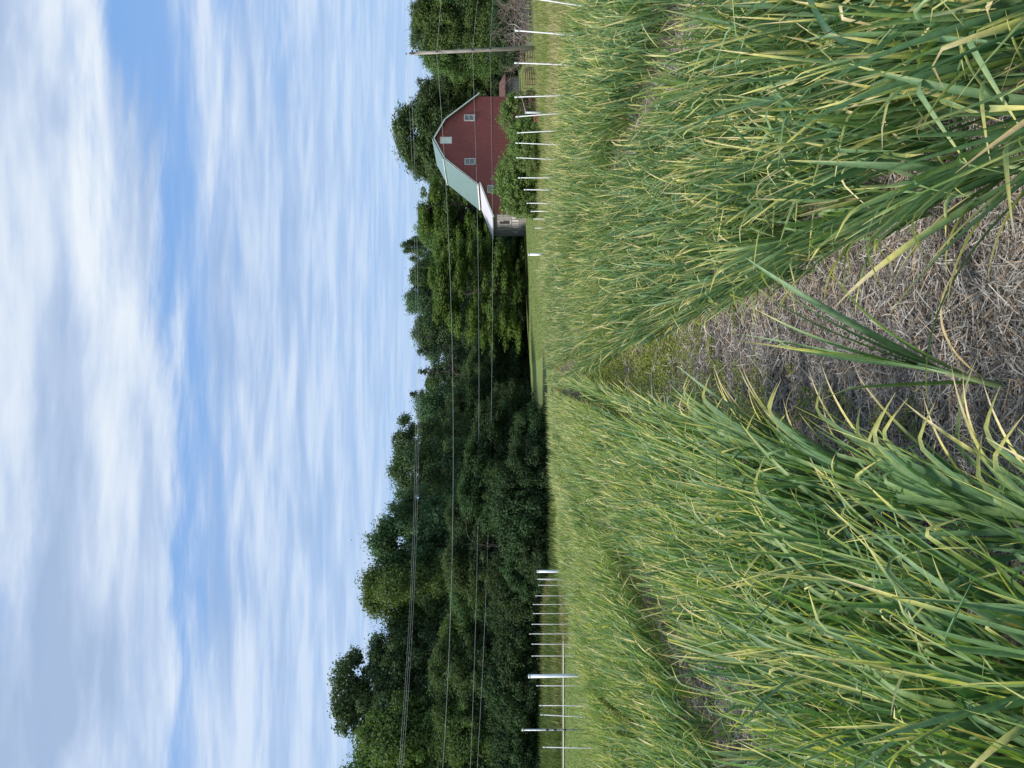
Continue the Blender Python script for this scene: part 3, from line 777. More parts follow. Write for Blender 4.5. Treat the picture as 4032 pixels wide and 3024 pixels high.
# roof: left and right sides, each of two slopes, as plates
def plate(mbx, a, b_, y0, y1, th):
    ax, az = a; bx_, bz_ = b_
    L_ = math.hypot(bx_ - ax, bz_ - az); nx, nz_ = -(bz_ - az) / L_ * th, (bx_ - ax) / L_ * th
    if nz_ < 0: nx, nz_ = -nx, -nz_
    mbx.prism([(ax, az), (bx_, bz_), (bx_ + nx, bz_ + nz_), (ax + nx, az + nz_)], y0, y1)
for sg in (-1, 1):
    b = MB(); plate(b, (0, rid[1]), (sg * bx, bz), -.35, LEN + .1, .05); plate(b, (sg * (bx - .06), bz + .02), (sg * (hx), hz), -.35, LEN + .1, .05)
    b.build('roof', M_groof, barn)
b = MB()
for sg in (-1, 1):
    plate(b, (0, rid[1] - .14), (sg * bx, bz - .14), -.39, -.355, .17); plate(b, (sg * bx, bz - .14), (sg * hx, hz - .14), -.39, -.355, .17)
b.build('rake_trim', M_trim, barn)
b = MB()
for sg in (-1, 1):
    plate(b, (0, rid[1] + .035), (sg * bx, bz + .035), -.42, -.30, .05); plate(b, (sg * bx, bz + .035), (sg * hx, hz + .035), -.42, -.30, .05)
b.build('dark_rake_edge', M_greend, barn)
b = MB(); b.prism([(-.16, rid[1] - .03), (0, rid[1] + .06), (.16, rid[1] - .03), (0, rid[1] + .12)], -.35, LEN + .12); b.build('ridge_cap', M_groof, barn)
b = MB(); b.box((-bx - .12, -.30, bz + .03), (-bx + .02, LEN + .1, bz + .10)); b.build('break_flashing', M_trim, barn, bevel=.01)
b = MB(); b.box((-hx - .10, -.3, hz - .09), (-hx + .02, LEN + .1, hz + .02)); b.build('gutter', M_trim, barn, bevel=.01)
b = MB(); plate(b, (-hx + .28, hz - .20), (lx - .35, lz - .10), -.30, LEN + .25, .06); b.build('lean_to_roof', M_wroof, barn)
b = MB(); plate(b, (-hx + .28, hz - .30), (lx - .35, lz - .20), -.34, -.305, .16); b.build('lean_to_rake', M_trim, barn)
# corner trim and seams
b = MB()
for V_ in (1871, 1938):
    z_ = on_front(2472, V_)[1]; xe = wx if z_ < wz else bx
    xw = wx - .02 if z_ < wz else wx - (z_ - wz) * (wx - bx) / (bz - wz) - .12
    b.box((-xw, -.012, z_ - .012), (xw, .0, z_ + .012))
b.build('seam', pbr('red_seam', (.12, .03, .035), .6, .3), barn)
s0, z0_ = on_front(2224, 1996); s1, _ = on_front(2181, 1996)
b = MB(); b.box((s1, -.04, z0_ - .05), (s0, .0, z0_ + .05)); b.build('pipe_rail', M_pale, barn)
M_wtrim = pbr('worn_window_trim', (.56, .55, .54), .7, .3, nscale=7, var=.25)
def window(x0, x1, z0, z1, nx_, nz_, sill=True):
    w = MB(); t = .09
    w.box((x0, -.06, z0), (x1, .01, z0 + t)); w.box((x0, -.06, z1 - t), (x1, .01, z1)); w.box((x0, -.06, z0 + t), (x0 + t, .01, z1 - t)); w.box((x1 - t, -.06, z0 + t), (x1, .01, z1 - t))
    f = w.build('window', M_wtrim, barn)
    q = MB()
    for i in range(1, nx_): xx = x0 + (x1 - x0) * i / nx_; q.box((xx - .02, -.045, z0 + t), (xx + .02, -.012, z1 - t))
    for i in range(1, nz_): zz2 = z0 + (z1 - z0) * i / nz_; q.box((x0 + t, -.05, zz2 - .03), (x1 - t, -.02, zz2 + .03))
    q.build('mullion', M_wtrim, f)
    g = MB(); g.box((x0 + t, -.010, z0 + t), (x1 - t, -.004, z1 - t)); g.build('pane', M_glass, f)
    if sill:
        sll = MB(); sll.box((x0 - .02, -.09, z0 - .09), (x1 + .02, 0, z0 - .004)); sll.build('sill', M_wood, f)
def fw(yA, yB, V0, V1, *a, **k):
    x0, zt = on_front(3024 - yB, V0); x1, zb_ = on_front(3024 - yA, V1); window(x0, x1, zb_, zt, *a, **k)
fw(452, 477, 1827, 1868, 1, 2); fw(624, 650, 1829, 1870, 1, 2); fw(730, 761, 1919, 1947, 4, 2, sill=False)
x0, zt = on_front(3024 - 567, 1732); x1, zb_ = on_front(3024 - 540, 1780)
b = MB(); b.box((x0 + .05, -.035, zb_ + .05), (x1 - .05, -.002, zt - .05)); dr = b.build('loft_door', M_trim, barn)
b = MB(); b.box((x0, -.06, zb_), (x1, -.002, zb_ + .045)); b.box((x0, -.06, zt - .045), (x1, -.002, zt)); b.box((x0, -.06, zb_ + .045), (x0 + .045, -.002, zt - .045)); b.box((x1 - .045, -.06, zb_ + .045), (x1, -.002, zt - .045)); b.build('door_frame', M_pale, dr)
# weathered side wall of the lean-to (faces left)
wl = LEN - .1
sw_ = empty('tmp', (0, 0, 0)); bpy.data.objects.remove(sw_)
b = MB(); yy = -.02; k = 0
while yy < wl:
    w_ = random.uniform(.17, .27); b.box((lx - random.uniform(0, .03), yy, -.3 + random.uniform(-.1, .15)), (lx + .05, min(yy + w_ - .015, wl), lz - .05)); yy += w_
b.build('side_boards', M_wood, barn)
b = MB()
for (ya, yb_, za, zb2) in ((.55, .85, .55, 1.3), (1.15, 1.45, .6, 1.35), (1.9, 2.1, .6, 1.3), (2.25, 2.4, .55, 1.3), (2.8, 2.95, .65, 1.2), (3.9, 4.05, .6, 1.3), (4.25, 4.4, .65, 1.1), (3.3, 3.42, 1.5, 2.9), (1.3, 1.38, 2.2, 3.0), (1.0, 2.2, 1.44, 1.5)):
    b.box((lx - .055, ya, za), (lx - .032, yb_, zb2))
b.build('patch_board', M_pale, barn)
b = MB(); b.box((lx - .034, 1.35, 1.6), (lx - .031, 2.1, 2.6)); b.build('side_opening', pbr('dark_opening', (.06, .055, .055), .9, .1), barn)

# old shed beside the barn
M_rust = pbr('rusty_roof', (.15, .085, .078), .85, .15, nscale=2.5, var=.3, bump=.3)
M_greyw = pbr('grey_boards', (.21, .225, .25), .9, .2, nscale=4, stretch=(5, 5, .3), col2=(.10, .105, .12), bump=.4)
sd = 90.0
pA = P(2719, 2045, sd); pB = P(2630, 2045, sd)
sh = empty('old_shed', Vector((pB.x, sd, zof(2048, sd))), 0, label='small grey board shed with a rusty red metal roof behind the barn corner', cat='shed')
W_ = pA.x - pB.x; H_ = zof(1990, sd) - zof(2048, sd)
b = MB(); xx = -1.0
while xx < W_: b.box((xx, -.02 - random.random() * .02, -.2), (min(xx + .22, W_), .1, H_)); xx += .235
b.box((-1, .1, -.2), (W_, 3.5, H_)); b.build('wall', M_greyw, sh)
b = MB(); rz_ = zof(1967, sd) - zof(2048, sd)
b.add([(-1.2, -.3, H_ - .03), (W_ + .35, -.3, H_ - .03), (W_ + .0, 1.8, rz_), (-1.2, 1.8, rz_), (-1.2, 3.9, H_ - .03), (W_ + .35, 3.9, H_ - .03),
       (-1.2, -.3, H_ + .03), (W_ + .35, -.3, H_ + .03), (W_ + .0, 1.8, rz_ + .06), (-1.2, 1.8, rz_ + .06), (-1.2, 3.9, H_ + .03), (W_ + .35, 3.9, H_ + .03)],
      [(0, 1, 2, 3), (3, 2, 5, 4), (9, 8, 7, 6), (10, 11, 8, 9), (0, 6, 7, 1), (4, 5, 11, 10), (1, 7, 8, 2), (2, 8, 11, 5), (0, 3, 9, 6), (3, 4, 10, 9)])
b.build('roof', M_rust, sh)

# ------------------------------------------------------------------ gates, panels, brush
M_rtube = pbr('rusty_tube', (.13, .065, .045), .8, .3, nscale=6, var=.4)
def tube_gate(Ua, Ub, Vt, Vb, d, rails, verts, label, r=.022, mat=None, skew=0.0, group=None, cat='gate', nm='tube_gate'):
    A = P(Ua, Vb, d); B = P(Ub, Vb, d); h = zof(Vt, d) - zof(Vb, d); w = B.x - A.x
    e = empty(nm, A, 0, label=label, cat=cat, group=group)
    mat = mat or M_rtube
    c = .12
    f = MB(); f.tube([(c, 0, 0), (w - c, 0, skew), (w - .03, 0, .03 + skew), (w, 0, c + skew), (w, 0, h - c + skew), (w - .03, 0, h - .03 + skew), (w - c, 0, h + skew), (c, 0, h), (.03, 0, h - .03), (0, 0, h - c), (0, 0, c), (.03, 0, .03), (c, 0, 0)], r * 1.2, 7); f.build('frame', mat, e, smooth=True)
    for i in range(rails):
        z_ = h * (i + 1) / (rails + 1)
        q = MB(); q.tube([(0, 0, z_), (w, 0, z_ + skew)], r, 6); q.build('rail', mat, e, smooth=True)
    for i in range(verts):
        x_ = w * (i + 1) / (verts + 1)
        q = MB(); q.tube([(x_, -.02, 0), (x_, -.02, h)], r * .9, 6); q.build('brace', mat, e, smooth=True)
    return e
tube_gate(2773, 2824, 2057, 2106, 58, 4, 1, 'rusty tube gate nearest the utility pole', r=.02, group='rusty tube gates')
tube_gate(2690, 2758, 2066, 2110, 58.5, 5, 2, 'darkest reddish tube gate leaning in front of its neighbour', r=.03, skew=-.12, group='rusty tube gates')
tube_gate(2676, 2750, 2058, 2104, 60, 4, 1, 'thin brown tube gate standing taller behind the reddish one', r=.018, group='rusty tube gates')
tube_gate(2575, 2668, 2072, 2104, 57, 3, 4, 'low dark wire panel half hidden below the small shrub', r=.014, group='rusty tube gates')
M_redrust = pbr('red_rust', (.28, .09, .065), .8, .3, nscale=6, var=.3)
tube_gate(2546, 2583, 2104, 2130, 46, 2, 1, 'small rusty red rack lying in the grass below the shrubs', r=.03, mat=M_redrust, cat='rack', nm='rack')
M_fen = pbr('old_panel', (.16, .125, .125), .9, .2, nscale=5, var=.35)
tube_gate(2885, 2985, 2056, 2094, 57, 6, 5, 'weathered brown livestock panel under the dead brush, next to the pole', r=.03, mat=M_fen, cat='panel', nm='livestock_panel', group='weathered livestock panels')
tube_gate(2995, 3110, 2050, 2090, 57, 6, 7, 'weathered brown livestock panel at the very edge of the photo', r=.03, mat=M_fen, cat='panel', nm='livestock_panel', group='weathered livestock panels')

M_twig = pbr('dead_twigs', (.22, .18, .155), .9, .15, nscale=4, var=.4)
M_twigr = pbr('red_twigs', (.17, .10, .09), .9, .15, nscale=4, var=.4)
M_bleach = pbr('bleached_branch', (.52, .48, .43), .9, .15, nscale=4, var=.2)
def branchy(b, p, d, L, r, depth, rnd, spread=.8, kids=4, grav=0.0):
    n_ = 5; pts_ = [p]; q = p.copy(); dd = d.copy()
    for i in range(n_):
        dd = (dd + Vector((rnd.gauss(0, .22), rnd.gauss(0, .22), rnd.gauss(0, .16) - grav))).normalized()
        q = q + dd * (L / n_); pts_.append(q.copy())
    b.tube(pts_, [r * (1 - .7 * i / n_) for i in range(n_ + 1)], 5 if depth < 2 else 4, cap=False)
    if depth > 0:
        for k in range(kids):
            i = rnd.randint(1, n_)
            nd = (dd + Vector((rnd.gauss(0, spread), rnd.gauss(0, spread), rnd.gauss(0.1, spread * .8)))).normalized()
            branchy(b, pts_[i].copy(), nd, L * rnd.uniform(.4, .65), r * .5, depth - 1, rnd, spread, kids, grav)
def brush(U, V, d, w, h, nb, label, mat=M_twig, r=.035, seed=1, depth=2):
    rnd = random.Random(seed); c = P(U, V, d); c.z = gz(c.x, c.y)
    e = empty('brush_pile', c, 0, label=label, cat='brush pile', group='piles of dead brush')
    b = MB()
    for i in range(nb):
        p = Vector((rnd.uniform(-w / 2, w / 2), rnd.uniform(-1, 1), rnd.uniform(0, h * .4)))
        dd = Vector((rnd.gauss(0, 1), rnd.gauss(0, .5), abs(rnd.gauss(.35, .5)))).normalized()
        branchy(b, p, dd, h * rnd.uniform(.6, 1.2), r, depth, rnd)
    b.build('twigs', mat, e)
    b = MB()
    for i in range(max(2, nb // 6)):
        p = Vector((rnd.uniform(-w / 2, w / 2), -1.1, rnd.uniform(0, h * .6)))
        branchy(b, p, Vector((rnd.gauss(0, 1), 0, rnd.gauss(.3, .4))).normalized(), h * .6, r * 1.3, 0, rnd)
    b.build('bleached_branch', M_bleach, e)
brush(2985, 2040, 63, 5.0, 2.6, 34, 'large pile of dead grey brush above the livestock panels at the edge of the photo', seed=3)
brush(2880, 2075, 61, 3.4, 1.7, 24, 'heap of dead branches between the pole and the livestock panels', seed=4)
brush(2770, 2040, 90, 5.5, 2.2, 26, 'dead branches heaped between the old shed and the pole', seed=5)
brush(2560, 1990, 54, 2.2, 2.2, 14, 'bare reddish twigs rising between the two shrubs', mat=M_twigr, r=.02, seed=6)
# woodpile / stump at the edge of the lawn
c = P(2020, 2075, 92); c.z = gz(c.x, c.y)
e = empty('stump', c, 0, label='dark brown old stump with a pale stake at the far edge of the lawn', cat='stump')
b = MB(); b.tube([(0, 0, -.1), (0, 0, .15), (.02, 0, .42), (.0, 0, .55)], [.46, .40, .36, .30], 11); b.tube([(.1, 0, .1), (.5, -.1, .04), (.75, -.1, 0)], [.16, .12, .05], 8); b.tube([(-.1, 0, .1), (-.45, -.1, .05), (-.7, -.1, 0)], [.16, .12, .05], 8)
b.build('trunk', pbr('stump_wood', (.06, .045, .04), .9, .1, nscale=5, var=.4, bump=.6), e)
b = MB(); b.tube([(.05, -.1, .4), (.1, -.1, .95)], .03, 6); b.build('stake', M_pale, e)
# weed with seed heads in the left beds
wx_, wy_ = -4.15, 8.8
e = empty('dock_weed', (wx_, wy_, gz(wx_, wy_)), 0, label='tall pale green weed with clustered seed heads rising through the garlic', cat='weed')
rnd = random.Random(9)
stems = [[Vector((0, 0, 0)), Vector((.14, 0, .35)), Vector((.33, -.02, .66)), Vector((.55, 0, .92))], [Vector((0, 0, .05)), Vector((.05, .05, .4)), Vector((.14, .05, .72))], [Vector((.05, 0, .1)), Vector((.22, -.08, .42)), Vector((.40, -.10, .66))]]
for st in stems:
    b = MB(); b.tube(st, [.008, .007, .005, .003][:len(st)], 6); b.build('stem', G_stem, e, smooth=True)
Vl = []; cl = []
for st in stems:
    for k in range(1500):
        f = rnd.uniform(.45, 1) * (len(st) - 1); i = min(int(f), len(st) - 2); p = st[i].lerp(st[i + 1], f - i)
        rr = .075 * (1.15 - f / (len(st) - 1)) + .012
        p = p + Vector((rnd.gauss(0, rr * .5), rnd.gauss(0, rr * .5), rnd.gauss(0, .015)))
        a_ = Vector((rnd.gauss(0, 1), rnd.gauss(0, 1), rnd.gauss(0, 1))).normalized(); b_ = a_.orthogonal().normalized(); sz = rnd.uniform(.006, .012)
        Vl += [p - a_ * sz, p - b_ * sz * .7, p + a_ * sz, p + b_ * sz * .7]
        g = rnd.random(); cl += [(.14 + .12 * g, .18 + .12 * g, .05 + .03 * g)] * 4
new_obj('seed_heads', np_mesh('seed_heads', np.array([tuple(v) for v in Vl]), np.arange(len(Vl)).reshape(-1, 4), M_weed, col=np.array(cl)), e)

# ------------------------------------------------------------------ trees
M_bark = pbr('bark', (.10, .085, .07), .95, .1, nscale=4, var=.4, bump=.6, bscale=10, stretch=(3, 3, .5))
def cards(C, Nrm, size, rg, aspect=.62):
    N = len(C)
    a = rg.normal(size=(N, 3)); a -= (a * Nrm).sum(1, keepdims=True) * Nrm; a /= np.linalg.norm(a, axis=1, keepdims=True) + 1e-9
    b = np.cross(Nrm, a)
    s_ = size[:, None]
    q = [(-1, 0, 0), (-.1, -aspect, .12), (1, 0, 0), (-.1, aspect, .12)]
    V = np.stack([C + a * s_ * u + b * s_ * v + Nrm * s_ * w for u, v, w in q], 1)
    return V.reshape(-1, 3), np.arange(N * 4).reshape(N, 4)
def lobes_to_cards(lob, per, leaf, rg, up=.35, shell=.55):
    Cs, Ns = [], []
    for (c, r, sq) in lob:
        k = max(8, int(per * r * r))
        d = rg.normal(size=(k, 3)); d[:, 2] = d[:, 2] + .25
        d /= np.linalg.norm(d, axis=1, keepdims=True)
        rad = r * (shell + (1.08 - shell) * rg.random(k) ** .6) * (1 + .26 * rg.normal(size=k))
        p = c + d * rad[:, None] * np.array([1, 1, sq])
        nn_ = d + rg.normal(0, .55, (k, 3)) + np.array([0, 0, up]); nn_ /= np.linalg.norm(nn_, axis=1, keepdims=True)
        Cs.append(p); Ns.append(nn_)
    C = np.concatenate(Cs); Nn = np.concatenate(Ns)
    return cards(C, Nn, leaf * rg.uniform(.6, 1.3, len(C)), rg)
def crown_mesh(kind, seed, mat):
    rg = np.random.default_rng(seed); lob = []
    H = 15.0; R_ = 4.0
    if kind == 'broad':       # full to the ground like a wood's edge
        for k in range(120):
            t = rg.random() ** .8; z = H * (.10 + .84 * t)
            rr = R_ * math.sqrt(max(.03, 1 - ((z / H - .50) / .50) ** 2)) * (.88 + .12 * math.sin(3 * t * 5 + seed))
            a = rg.uniform(0, 6.283); q = rr * rg.uniform(.45, 1.0) 
            r = rg.uniform(.45, 1.25)
            lob.append((np.array([math.cos(a) * q, math.sin(a) * q, z + rg.normal(0, .3)]), r, rg.uniform(.75, 1.15)))
        for k in range(12):
            a = rg.uniform(0, 6.283); q = rg.uniform(0, 1.6)
            lob.append((np.array([math.cos(a) * q, math.sin(a) * q, H * rg.uniform(.88, .97)]), rg.uniform(.45, .85), .8))
        return lobes_to_cards(lob, 400, .12, rg, shell=.3, up=.15)
    if kind == 'airy':
        for k in range(130):
            t = rg.random() ** .7; z = H * (.28 + .68 * t)
            rr = R_ * math.sqrt(max(.03, 1 - ((z / H - .66) / .36) ** 2))
            a = rg.uniform(0, 6.283); q = rr * rg.uniform(.3, 1.0)
            lob.append((np.array([math.cos(a) * q, math.sin(a) * q, z]), rg.uniform(.45, .9), .7))
        return lobes_to_cards(lob, 480, .12, rg, shell=.3)
    if kind == 'conifer':
        for k in range(110):
            t = rg.random() ** .75; z = H * (.06 + .92 * t)
            rr = R_ * .62 * (1 - t) ** .8 + .15
            a = rg.uniform(0, 6.283); q = rr * rg.uniform(.3, 1.0)
            lob.append((np.array([math.cos(a) * q, math.sin(a) * q, z - q * .15]), rg.uniform(.35, .8) * (1.1 - .6 * t), .45))
        return lobes_to_cards(lob, 450, .11, rg, up=.1)
    if kind == 'maple':       # layered sprays
        for k in range(150):
            t = rg.random() ** .9; z = H * (.08 + .86 * t)
            rr = R_ * (1 - abs(t - .35) ** 2.2 * 1.5); rr = max(rr, .5)
            a = rg.uniform(0, 6.283); q = rr * rg.uniform(.55, 1.05)
            lob.append((np.array([math.cos(a) * q, math.sin(a) * q, z - .25 * q]), rg.uniform(.5, 1.05), rg.uniform(.35, .6)))
        return lobes_to_cards(lob, 420, .125, rg, up=.7)
    if kind == 'shrub':
        for k in range(110):
            t = rg.random(); z = 3.2 * (.06 + .86 * t)
            rr = 2.0 * math.sqrt(max(.05, 1 - ((t - .40) / .68) ** 2))
            a = rg.uniform(0, 6.283); q = rr * rg.uniform(.4, 1.05)
            lob.append((np.array([math.cos(a) * q, math.sin(a) * q, z]), rg.uniform(.25, .5), .75))
        for k in range(34):
            a = rg.uniform(0, 6.283); q = rg.uniform(.2, 2.25); z = 3.25 * math.sqrt(max(.1, 1 - (q / 2.5) ** 2)) * rg.uniform(.8, 1.08)
            lob.append((np.array([math.cos(a) * q, math.sin(a) * q, z]), rg.uniform(.12, .22), 1.6))
        return lobes_to_cards(lob, 1100, .075, rg, up=.5)
def trunk_mb(kind, seed):
    rnd = random.Random(seed); b = MB()
    if kind == 'shrub':
        for k in range(9):
            a = rnd.uniform(0, 6.28); branchy(b, Vector((0, 0, 0)), Vector((math.cos(a) * .5, math.sin(a) * .5, 1)).normalized(), 2.6, .03, 1, rnd, .5, 3)
        return b
    H = 15.0
    pts_ = [Vector((rnd.gauss(0, .12) * i, rnd.gauss(0, .12) * i, H * f)) for i, f in enumerate((0, .15, .35, .55, .75, .92))]
    pts_[0] = Vector((0, 0, -.4))
    b.tube(pts_, [.30, .24, .20, .15, .09, .03], 9)
    for k in range(13):
        f = rnd.uniform(.18, .85); p = Vector((0, 0, H * f)); a = rnd.uniform(0, 6.28)
        i = min(4, int(f * 5.4)); p = pts_[i].lerp(pts_[i + 1], .5)
        up_ = .25 if kind == 'conifer' else .8
        branchy(b, p, Vector((math.cos(a), math.sin(a), up_)).normalized(), rnd.uniform(2.4, 3.8) * (1 - .5 * f) * 1.2, .07, 1, rnd, .5, 4)
    return b
TREE = {}
def tree_proto(key, kind, mat, seed):
    V, Fq = crown_mesh(kind, seed, mat)
    cme = np_mesh('crown', V, Fq, mat, smooth=False)
    b = trunk_mb(kind, seed); tme = bpy.data.meshes.new('trunk'); tme.from_pydata(b.v, [], b.f); tme.update(); tme.polygons.foreach_set('use_smooth', np.ones(len(tme.polygons), bool)); tme.materials.append(M_bark)
    TREE.setdefault(key, []).append((cme, tme))
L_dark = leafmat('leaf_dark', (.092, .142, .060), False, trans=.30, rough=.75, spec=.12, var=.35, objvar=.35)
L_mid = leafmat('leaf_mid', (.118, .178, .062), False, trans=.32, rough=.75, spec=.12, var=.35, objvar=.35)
L_blue = leafmat('leaf_blue', (.096, .150, .074), False, trans=.28, rough=.75, spec=.12, var=.3, objvar=.3)
L_bright = leafmat('leaf_bright', (.105, .168, .042), False, trans=.35, rough=.7, spec=.15, var=.35, objvar=.2)
L_con = leafmat('needle', (.060, .098, .052), False, trans=.15, rough=.6, spec=.2, var=.3, objvar=.3)
L_shrub = leafmat('leaf_shrub', (.155, .225, .065), False, trans=.3, rough=.6, spec=.25, var=.35, objvar=.2, vscale=2)
for s_ in range(3): tree_proto('dark', 'broad', L_dark, 30 + s_)
for s_ in range(3): tree_proto('mid', 'broad', L_mid, 40 + s_)
for s_ in range(2): tree_proto('blue', 'broad', L_blue, 50 + s_)
for s_ in range(2): tree_proto('airy', 'airy', L_blue, 60 + s_)
for s_ in range(2): tree_proto('bright', 'maple', L_bright, 70 + s_)
for s_ in range(2): tree_proto('conifer', 'conifer', L_con, 80 + s_)
for s_ in range(3): tree_proto('shrub', 'shrub', L_shrub, 90 + s_)
L_shaded = leafmat('leaf_shaded', (.058, .096, .042), False, trans=.25, rough=.8, spec=.08, var=.4, objvar=.35)  # shade at the foot of the wood, put into a darker leaf colour
for s_ in range(2): tree_proto('shaded_shrub', 'shrub', L_shaded, 95 + s_)
for s_ in range(2): tree_proto('under', 'broad', L_shaded, 35 + s_)
trnd = random.Random(5)
def sec(U):
    return ('under the tallest airy tree' if U < 560 else 'under the two domed trees' if U < 1060 else 'under the two-topped bluish tree' if U < 1420
            else 'under the row of pointed conifers' if U < 1720 else 'by the big bright maple' if U < 2150 else 'near the barn roof' if U < 2700 else 'behind the utility pole')
def tree(key, U, Vt, d, r, label, group, name='tree', cat='tree', base=None):
    x = xof(U, d); z0 = gz(x, d) if base is None else base; h = zof(Vt, d) - z0
    cme, tme = trnd.choice(TREE[key])
    small = key in ('shrub', 'shaded_shrub')
    e = empty(name, (x, d, z0), trnd.uniform(0, 6.28), label=label, cat=cat, group=group)
    sx = r / (2.15 if small else 4.3); sz = h / (3.35 if small else 14.75)
    e.scale = (sx, sx, sz)
    new_obj('crown', cme, e); new_obj('stems' if small else 'trunk', tme, e)
    return e
GW = 'trees of the wood'
T = [
 ('mid', -30, 1360, 55, 4.2, 'leafy green tree at the very edge of the photo, beside the tallest airy tree'),
 ('airy', 275, 1315, 58, 4.2, 'tallest tree of the wood, airy crown with sky showing through'),
 ('mid', 120, 1400, 54, 3.8, 'dense leafy tree below and beside the tallest airy tree'),
 ('blue', 430, 1455, 58, 3.6, 'dark round-topped tree just below the tallest airy tree'),
 ('dark', 545, 1540, 60, 2.8, 'narrow sloping tree before the notch of sky in the wood'),
 ('mid', 705, 1432, 60, 3.7, 'large domed tree right after the notch of sky'),
 ('blue', 880, 1472, 62, 3.4, 'second large domed tree after the notch of sky, sparse lower side'),
 ('airy', 1010, 1540, 64, 2.8, 'open-crowned tree with bright sky gaps beside the second domed tree'),
 ('blue', 1180, 1545, 68, 3.6, 'bluish green tree with two rounded tops and sky gaps'),
 ('airy', 1290, 1550, 72, 3.0, 'open bluish tree touching the two-topped tree'),
 ('conifer', 1470, 1612, 98, 3.4, 'spiky conifer standing higher than the row of pointed trees'),
 ('conifer', 1560, 1645, 97, 4.0, 'pointed conifer beside the highest spiky one'),
 ('conifer', 1640, 1640, 99, 3.8, 'second pointed conifer along from the highest spiky one'),
 ('blue', 1405, 1640, 92, 3.6, 'bushy grey green tree next to the spiky conifers'),
 ('blue', 1720, 1632, 100, 4.2, 'grey green tree between the conifers and the bright maple'),
 ('blue', 1835, 1603, 102, 3.2, 'dark tree top peeking up behind the bright maple'),
 ('dark', 1930, 1622, 102, 4.0, 'dark tree directly behind the top of the bright maple'),
 ('airy', 2045, 1590, 104, 2.2, 'thin wispy tree top sticking up against the sky behind the bright trees'),
 ('bright', 1880, 1672, 84, 6.0, 'big bright green maple spreading low over the lawn'),
 ('bright', 2060, 1690, 97, 4.6, 'bright green tree right behind the lean-to of the barn'),
 ('bright', 2205, 1622, 94, 5.0, 'light green round tree rising behind the green barn roof'),
 ('mid', 2110, 1640, 98, 4.0, 'mid green tree between the two light green ones behind the lean-to'),
 ('dark', 2505, 1553, 102, 7.0, 'huge dark round tree standing above the barn ridge'),
 ('dark', 2395, 1600, 106, 4.5, 'dark tree on the lean-to side of the huge round tree'),
 ('dark', 2640, 1650, 100, 4.6, 'dark sloping tree behind the right-hand roof slope of the barn'),
 ('mid', 2690, 1790, 98, 3.4, 'lighter green tree behind the old shed'),
 ('mid', 2765, 1690, 99, 4.2, 'mid green tree between the shed and the utility pole'),
 ('mid', 2830, 1650, 88, 3.8, 'leafy tree directly behind the utility pole'),
 ('airy', 2900, 1612, 86, 3.2, 'open topped tree with sky gaps just past the utility pole'),
 ('mid', 2960, 1630, 84, 4.0, 'dense leafy tree at the edge of the photo behind the livestock panels'),
 ('dark', 3080, 1640, 84, 4.2, 'dark tree cut by the barn-side edge of the photo'),
]
for (k, U, Vt, d, r, lab) in T: tree(k, U, Vt, d, r, lab, GW)
# second rank and under-storey, nothing tells them apart
BG = 'dark background tree filling the gaps behind the front trees of the wood'
for i in range(24):
    U = -150 + i * 140 + trnd.uniform(-40, 40)
    d = np.interp(U, [0, 1300, 1500, 3100], [70, 84, 110, 112]) + trnd.uniform(-3, 5)
    vt = np.interp(U, [-200, 250, 450, 560, 700, 900, 1100, 1400, 1900, 2200, 2400, 2600, 2750, 3200], [1420, 1440, 1540, 1640, 1520, 1560, 1640, 1660, 1665, 1690, 1640, 1660, 1720, 1680]) + trnd.uniform(0, 35)
    tree(trnd.choice(['dark', 'blue']), U, vt, d, 4.6, 'dark background tree closing the gaps of the wood, ' + sec(U).replace('under', 'behind'), 'background trees')
MIDL = 'lower dark leafy tree standing along the shaded edge of the wood'
for i in range(16):
    U = -80 + i * 98 + trnd.uniform(-25, 25)
    d = np.interp(U, [0, 700, 950, 1400, 1500], [52, 53, 50, 54, 70]) + trnd.uniform(-.8, 2)
    vt = np.interp(U, [0, 300, 560, 900, 1500], [1700, 1650, 1720, 1800, 1850]) + trnd.uniform(-70, 90)
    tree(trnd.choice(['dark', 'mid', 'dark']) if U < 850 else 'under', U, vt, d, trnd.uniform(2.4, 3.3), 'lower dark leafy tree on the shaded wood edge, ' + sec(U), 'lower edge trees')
for i in range(12):
    U = 1420 + i * 62 + trnd.uniform(-20, 20)
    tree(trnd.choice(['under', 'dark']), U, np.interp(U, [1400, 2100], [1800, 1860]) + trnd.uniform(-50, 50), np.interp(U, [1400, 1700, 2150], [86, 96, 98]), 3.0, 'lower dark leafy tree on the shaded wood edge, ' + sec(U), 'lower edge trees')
SH = 'dark shrub at the foot of the wood'
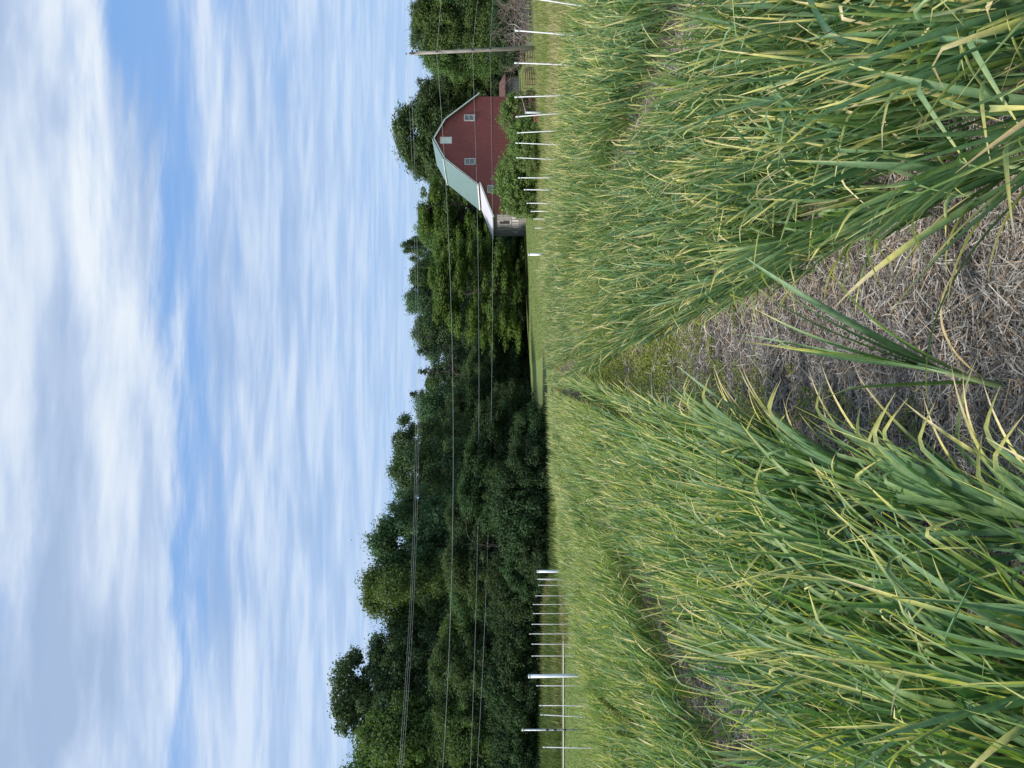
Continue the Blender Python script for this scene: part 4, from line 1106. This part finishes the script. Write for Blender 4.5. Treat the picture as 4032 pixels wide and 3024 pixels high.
for i in range(34):
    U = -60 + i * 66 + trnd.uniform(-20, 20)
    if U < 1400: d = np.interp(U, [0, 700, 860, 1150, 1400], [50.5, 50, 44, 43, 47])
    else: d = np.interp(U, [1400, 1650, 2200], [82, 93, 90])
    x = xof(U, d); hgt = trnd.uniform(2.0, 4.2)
    tree('shaded_shrub', U, HZ + (EYE - (gz(x, d) + hgt)) / d * F, d + trnd.uniform(-.8, .8), trnd.uniform(1.6, 2.6), 'dark shrub at the foot of the wood, ' + sec(U), 'shrubs along the foot of the wood', 'shrub', 'shrub')
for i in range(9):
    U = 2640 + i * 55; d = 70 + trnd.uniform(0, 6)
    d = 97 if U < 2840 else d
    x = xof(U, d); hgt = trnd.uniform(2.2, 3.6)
    tree('shaded_shrub', U, HZ + (EYE - (gz(x, d) + hgt)) / d * F, d, 2.4, 'dark undergrowth shrub behind the brush piles', 'undergrowth shrubs by the brush', 'shrub', 'shrub')
# named shrubs in front of the barn
tree('shrub', 2300, 1947, 55, 2.5, 'largest pale leaved shrub in front of the barn door side', None, 'shrub', 'shrub')
tree('shrub', 2232, 1990, 54, 1.25, 'trailing side of the big shrub, low bush next to the lawn', None, 'shrub', 'shrub')
tree('shrub', 2390, 1985, 53, 1.7, 'low leafy bush filling between the big and small shrub', None, 'shrub', 'shrub')
tree('shrub', 2472, 2000, 51, 1.6, 'bright low bush below the middle of the red gable', None, 'shrub', 'shrub')
tree('shrub', 2570, 1962, 56, 1.8, 'rounded shrub covering the barn corner nearest the shed', None, 'shrub', 'shrub')
tree('shrub', 2420, 2050, 46, 1.3, 'lowest bush behind the leaning white posts', None, 'shrub', 'shrub')
tree('shrub', 1925, 2058, 90, 1.6, 'small round bush on the far edge of the lawn by the stump', None, 'shrub', 'shrub')
tree('shaded_shrub', 560, 2030, 50, 2.0, 'mid green bush sticking out from the shaded wood', None, 'shrub', 'shrub')
# bare dead tree in the wood
rnd = random.Random(44)
c = P(870, 2000, 50.5); c.z = gz(c.x, c.y)
e = empty('dead_tree', c, 0, label='bare pale dead tree with fanned branches in the dark wood', cat='tree')
b = MB()
b.tube([(0, 0, -.2), (.05, 0, 1.2), (.1, 0, 2.2)], [.1, .085, .07], 8); b.build('trunk', M_bleach, e, smooth=True)
b = MB()
for k in range(7): branchy(b, Vector((.1, 0, 2.0)), Vector((rnd.uniform(-.5, .7), rnd.gauss(0, .15), 1)).normalized(), rnd.uniform(1.8, 3.2), .03, 1, rnd, .35, 3)
b.build('branches', M_twig, e)
print('objects', len(bpy.data.objects))
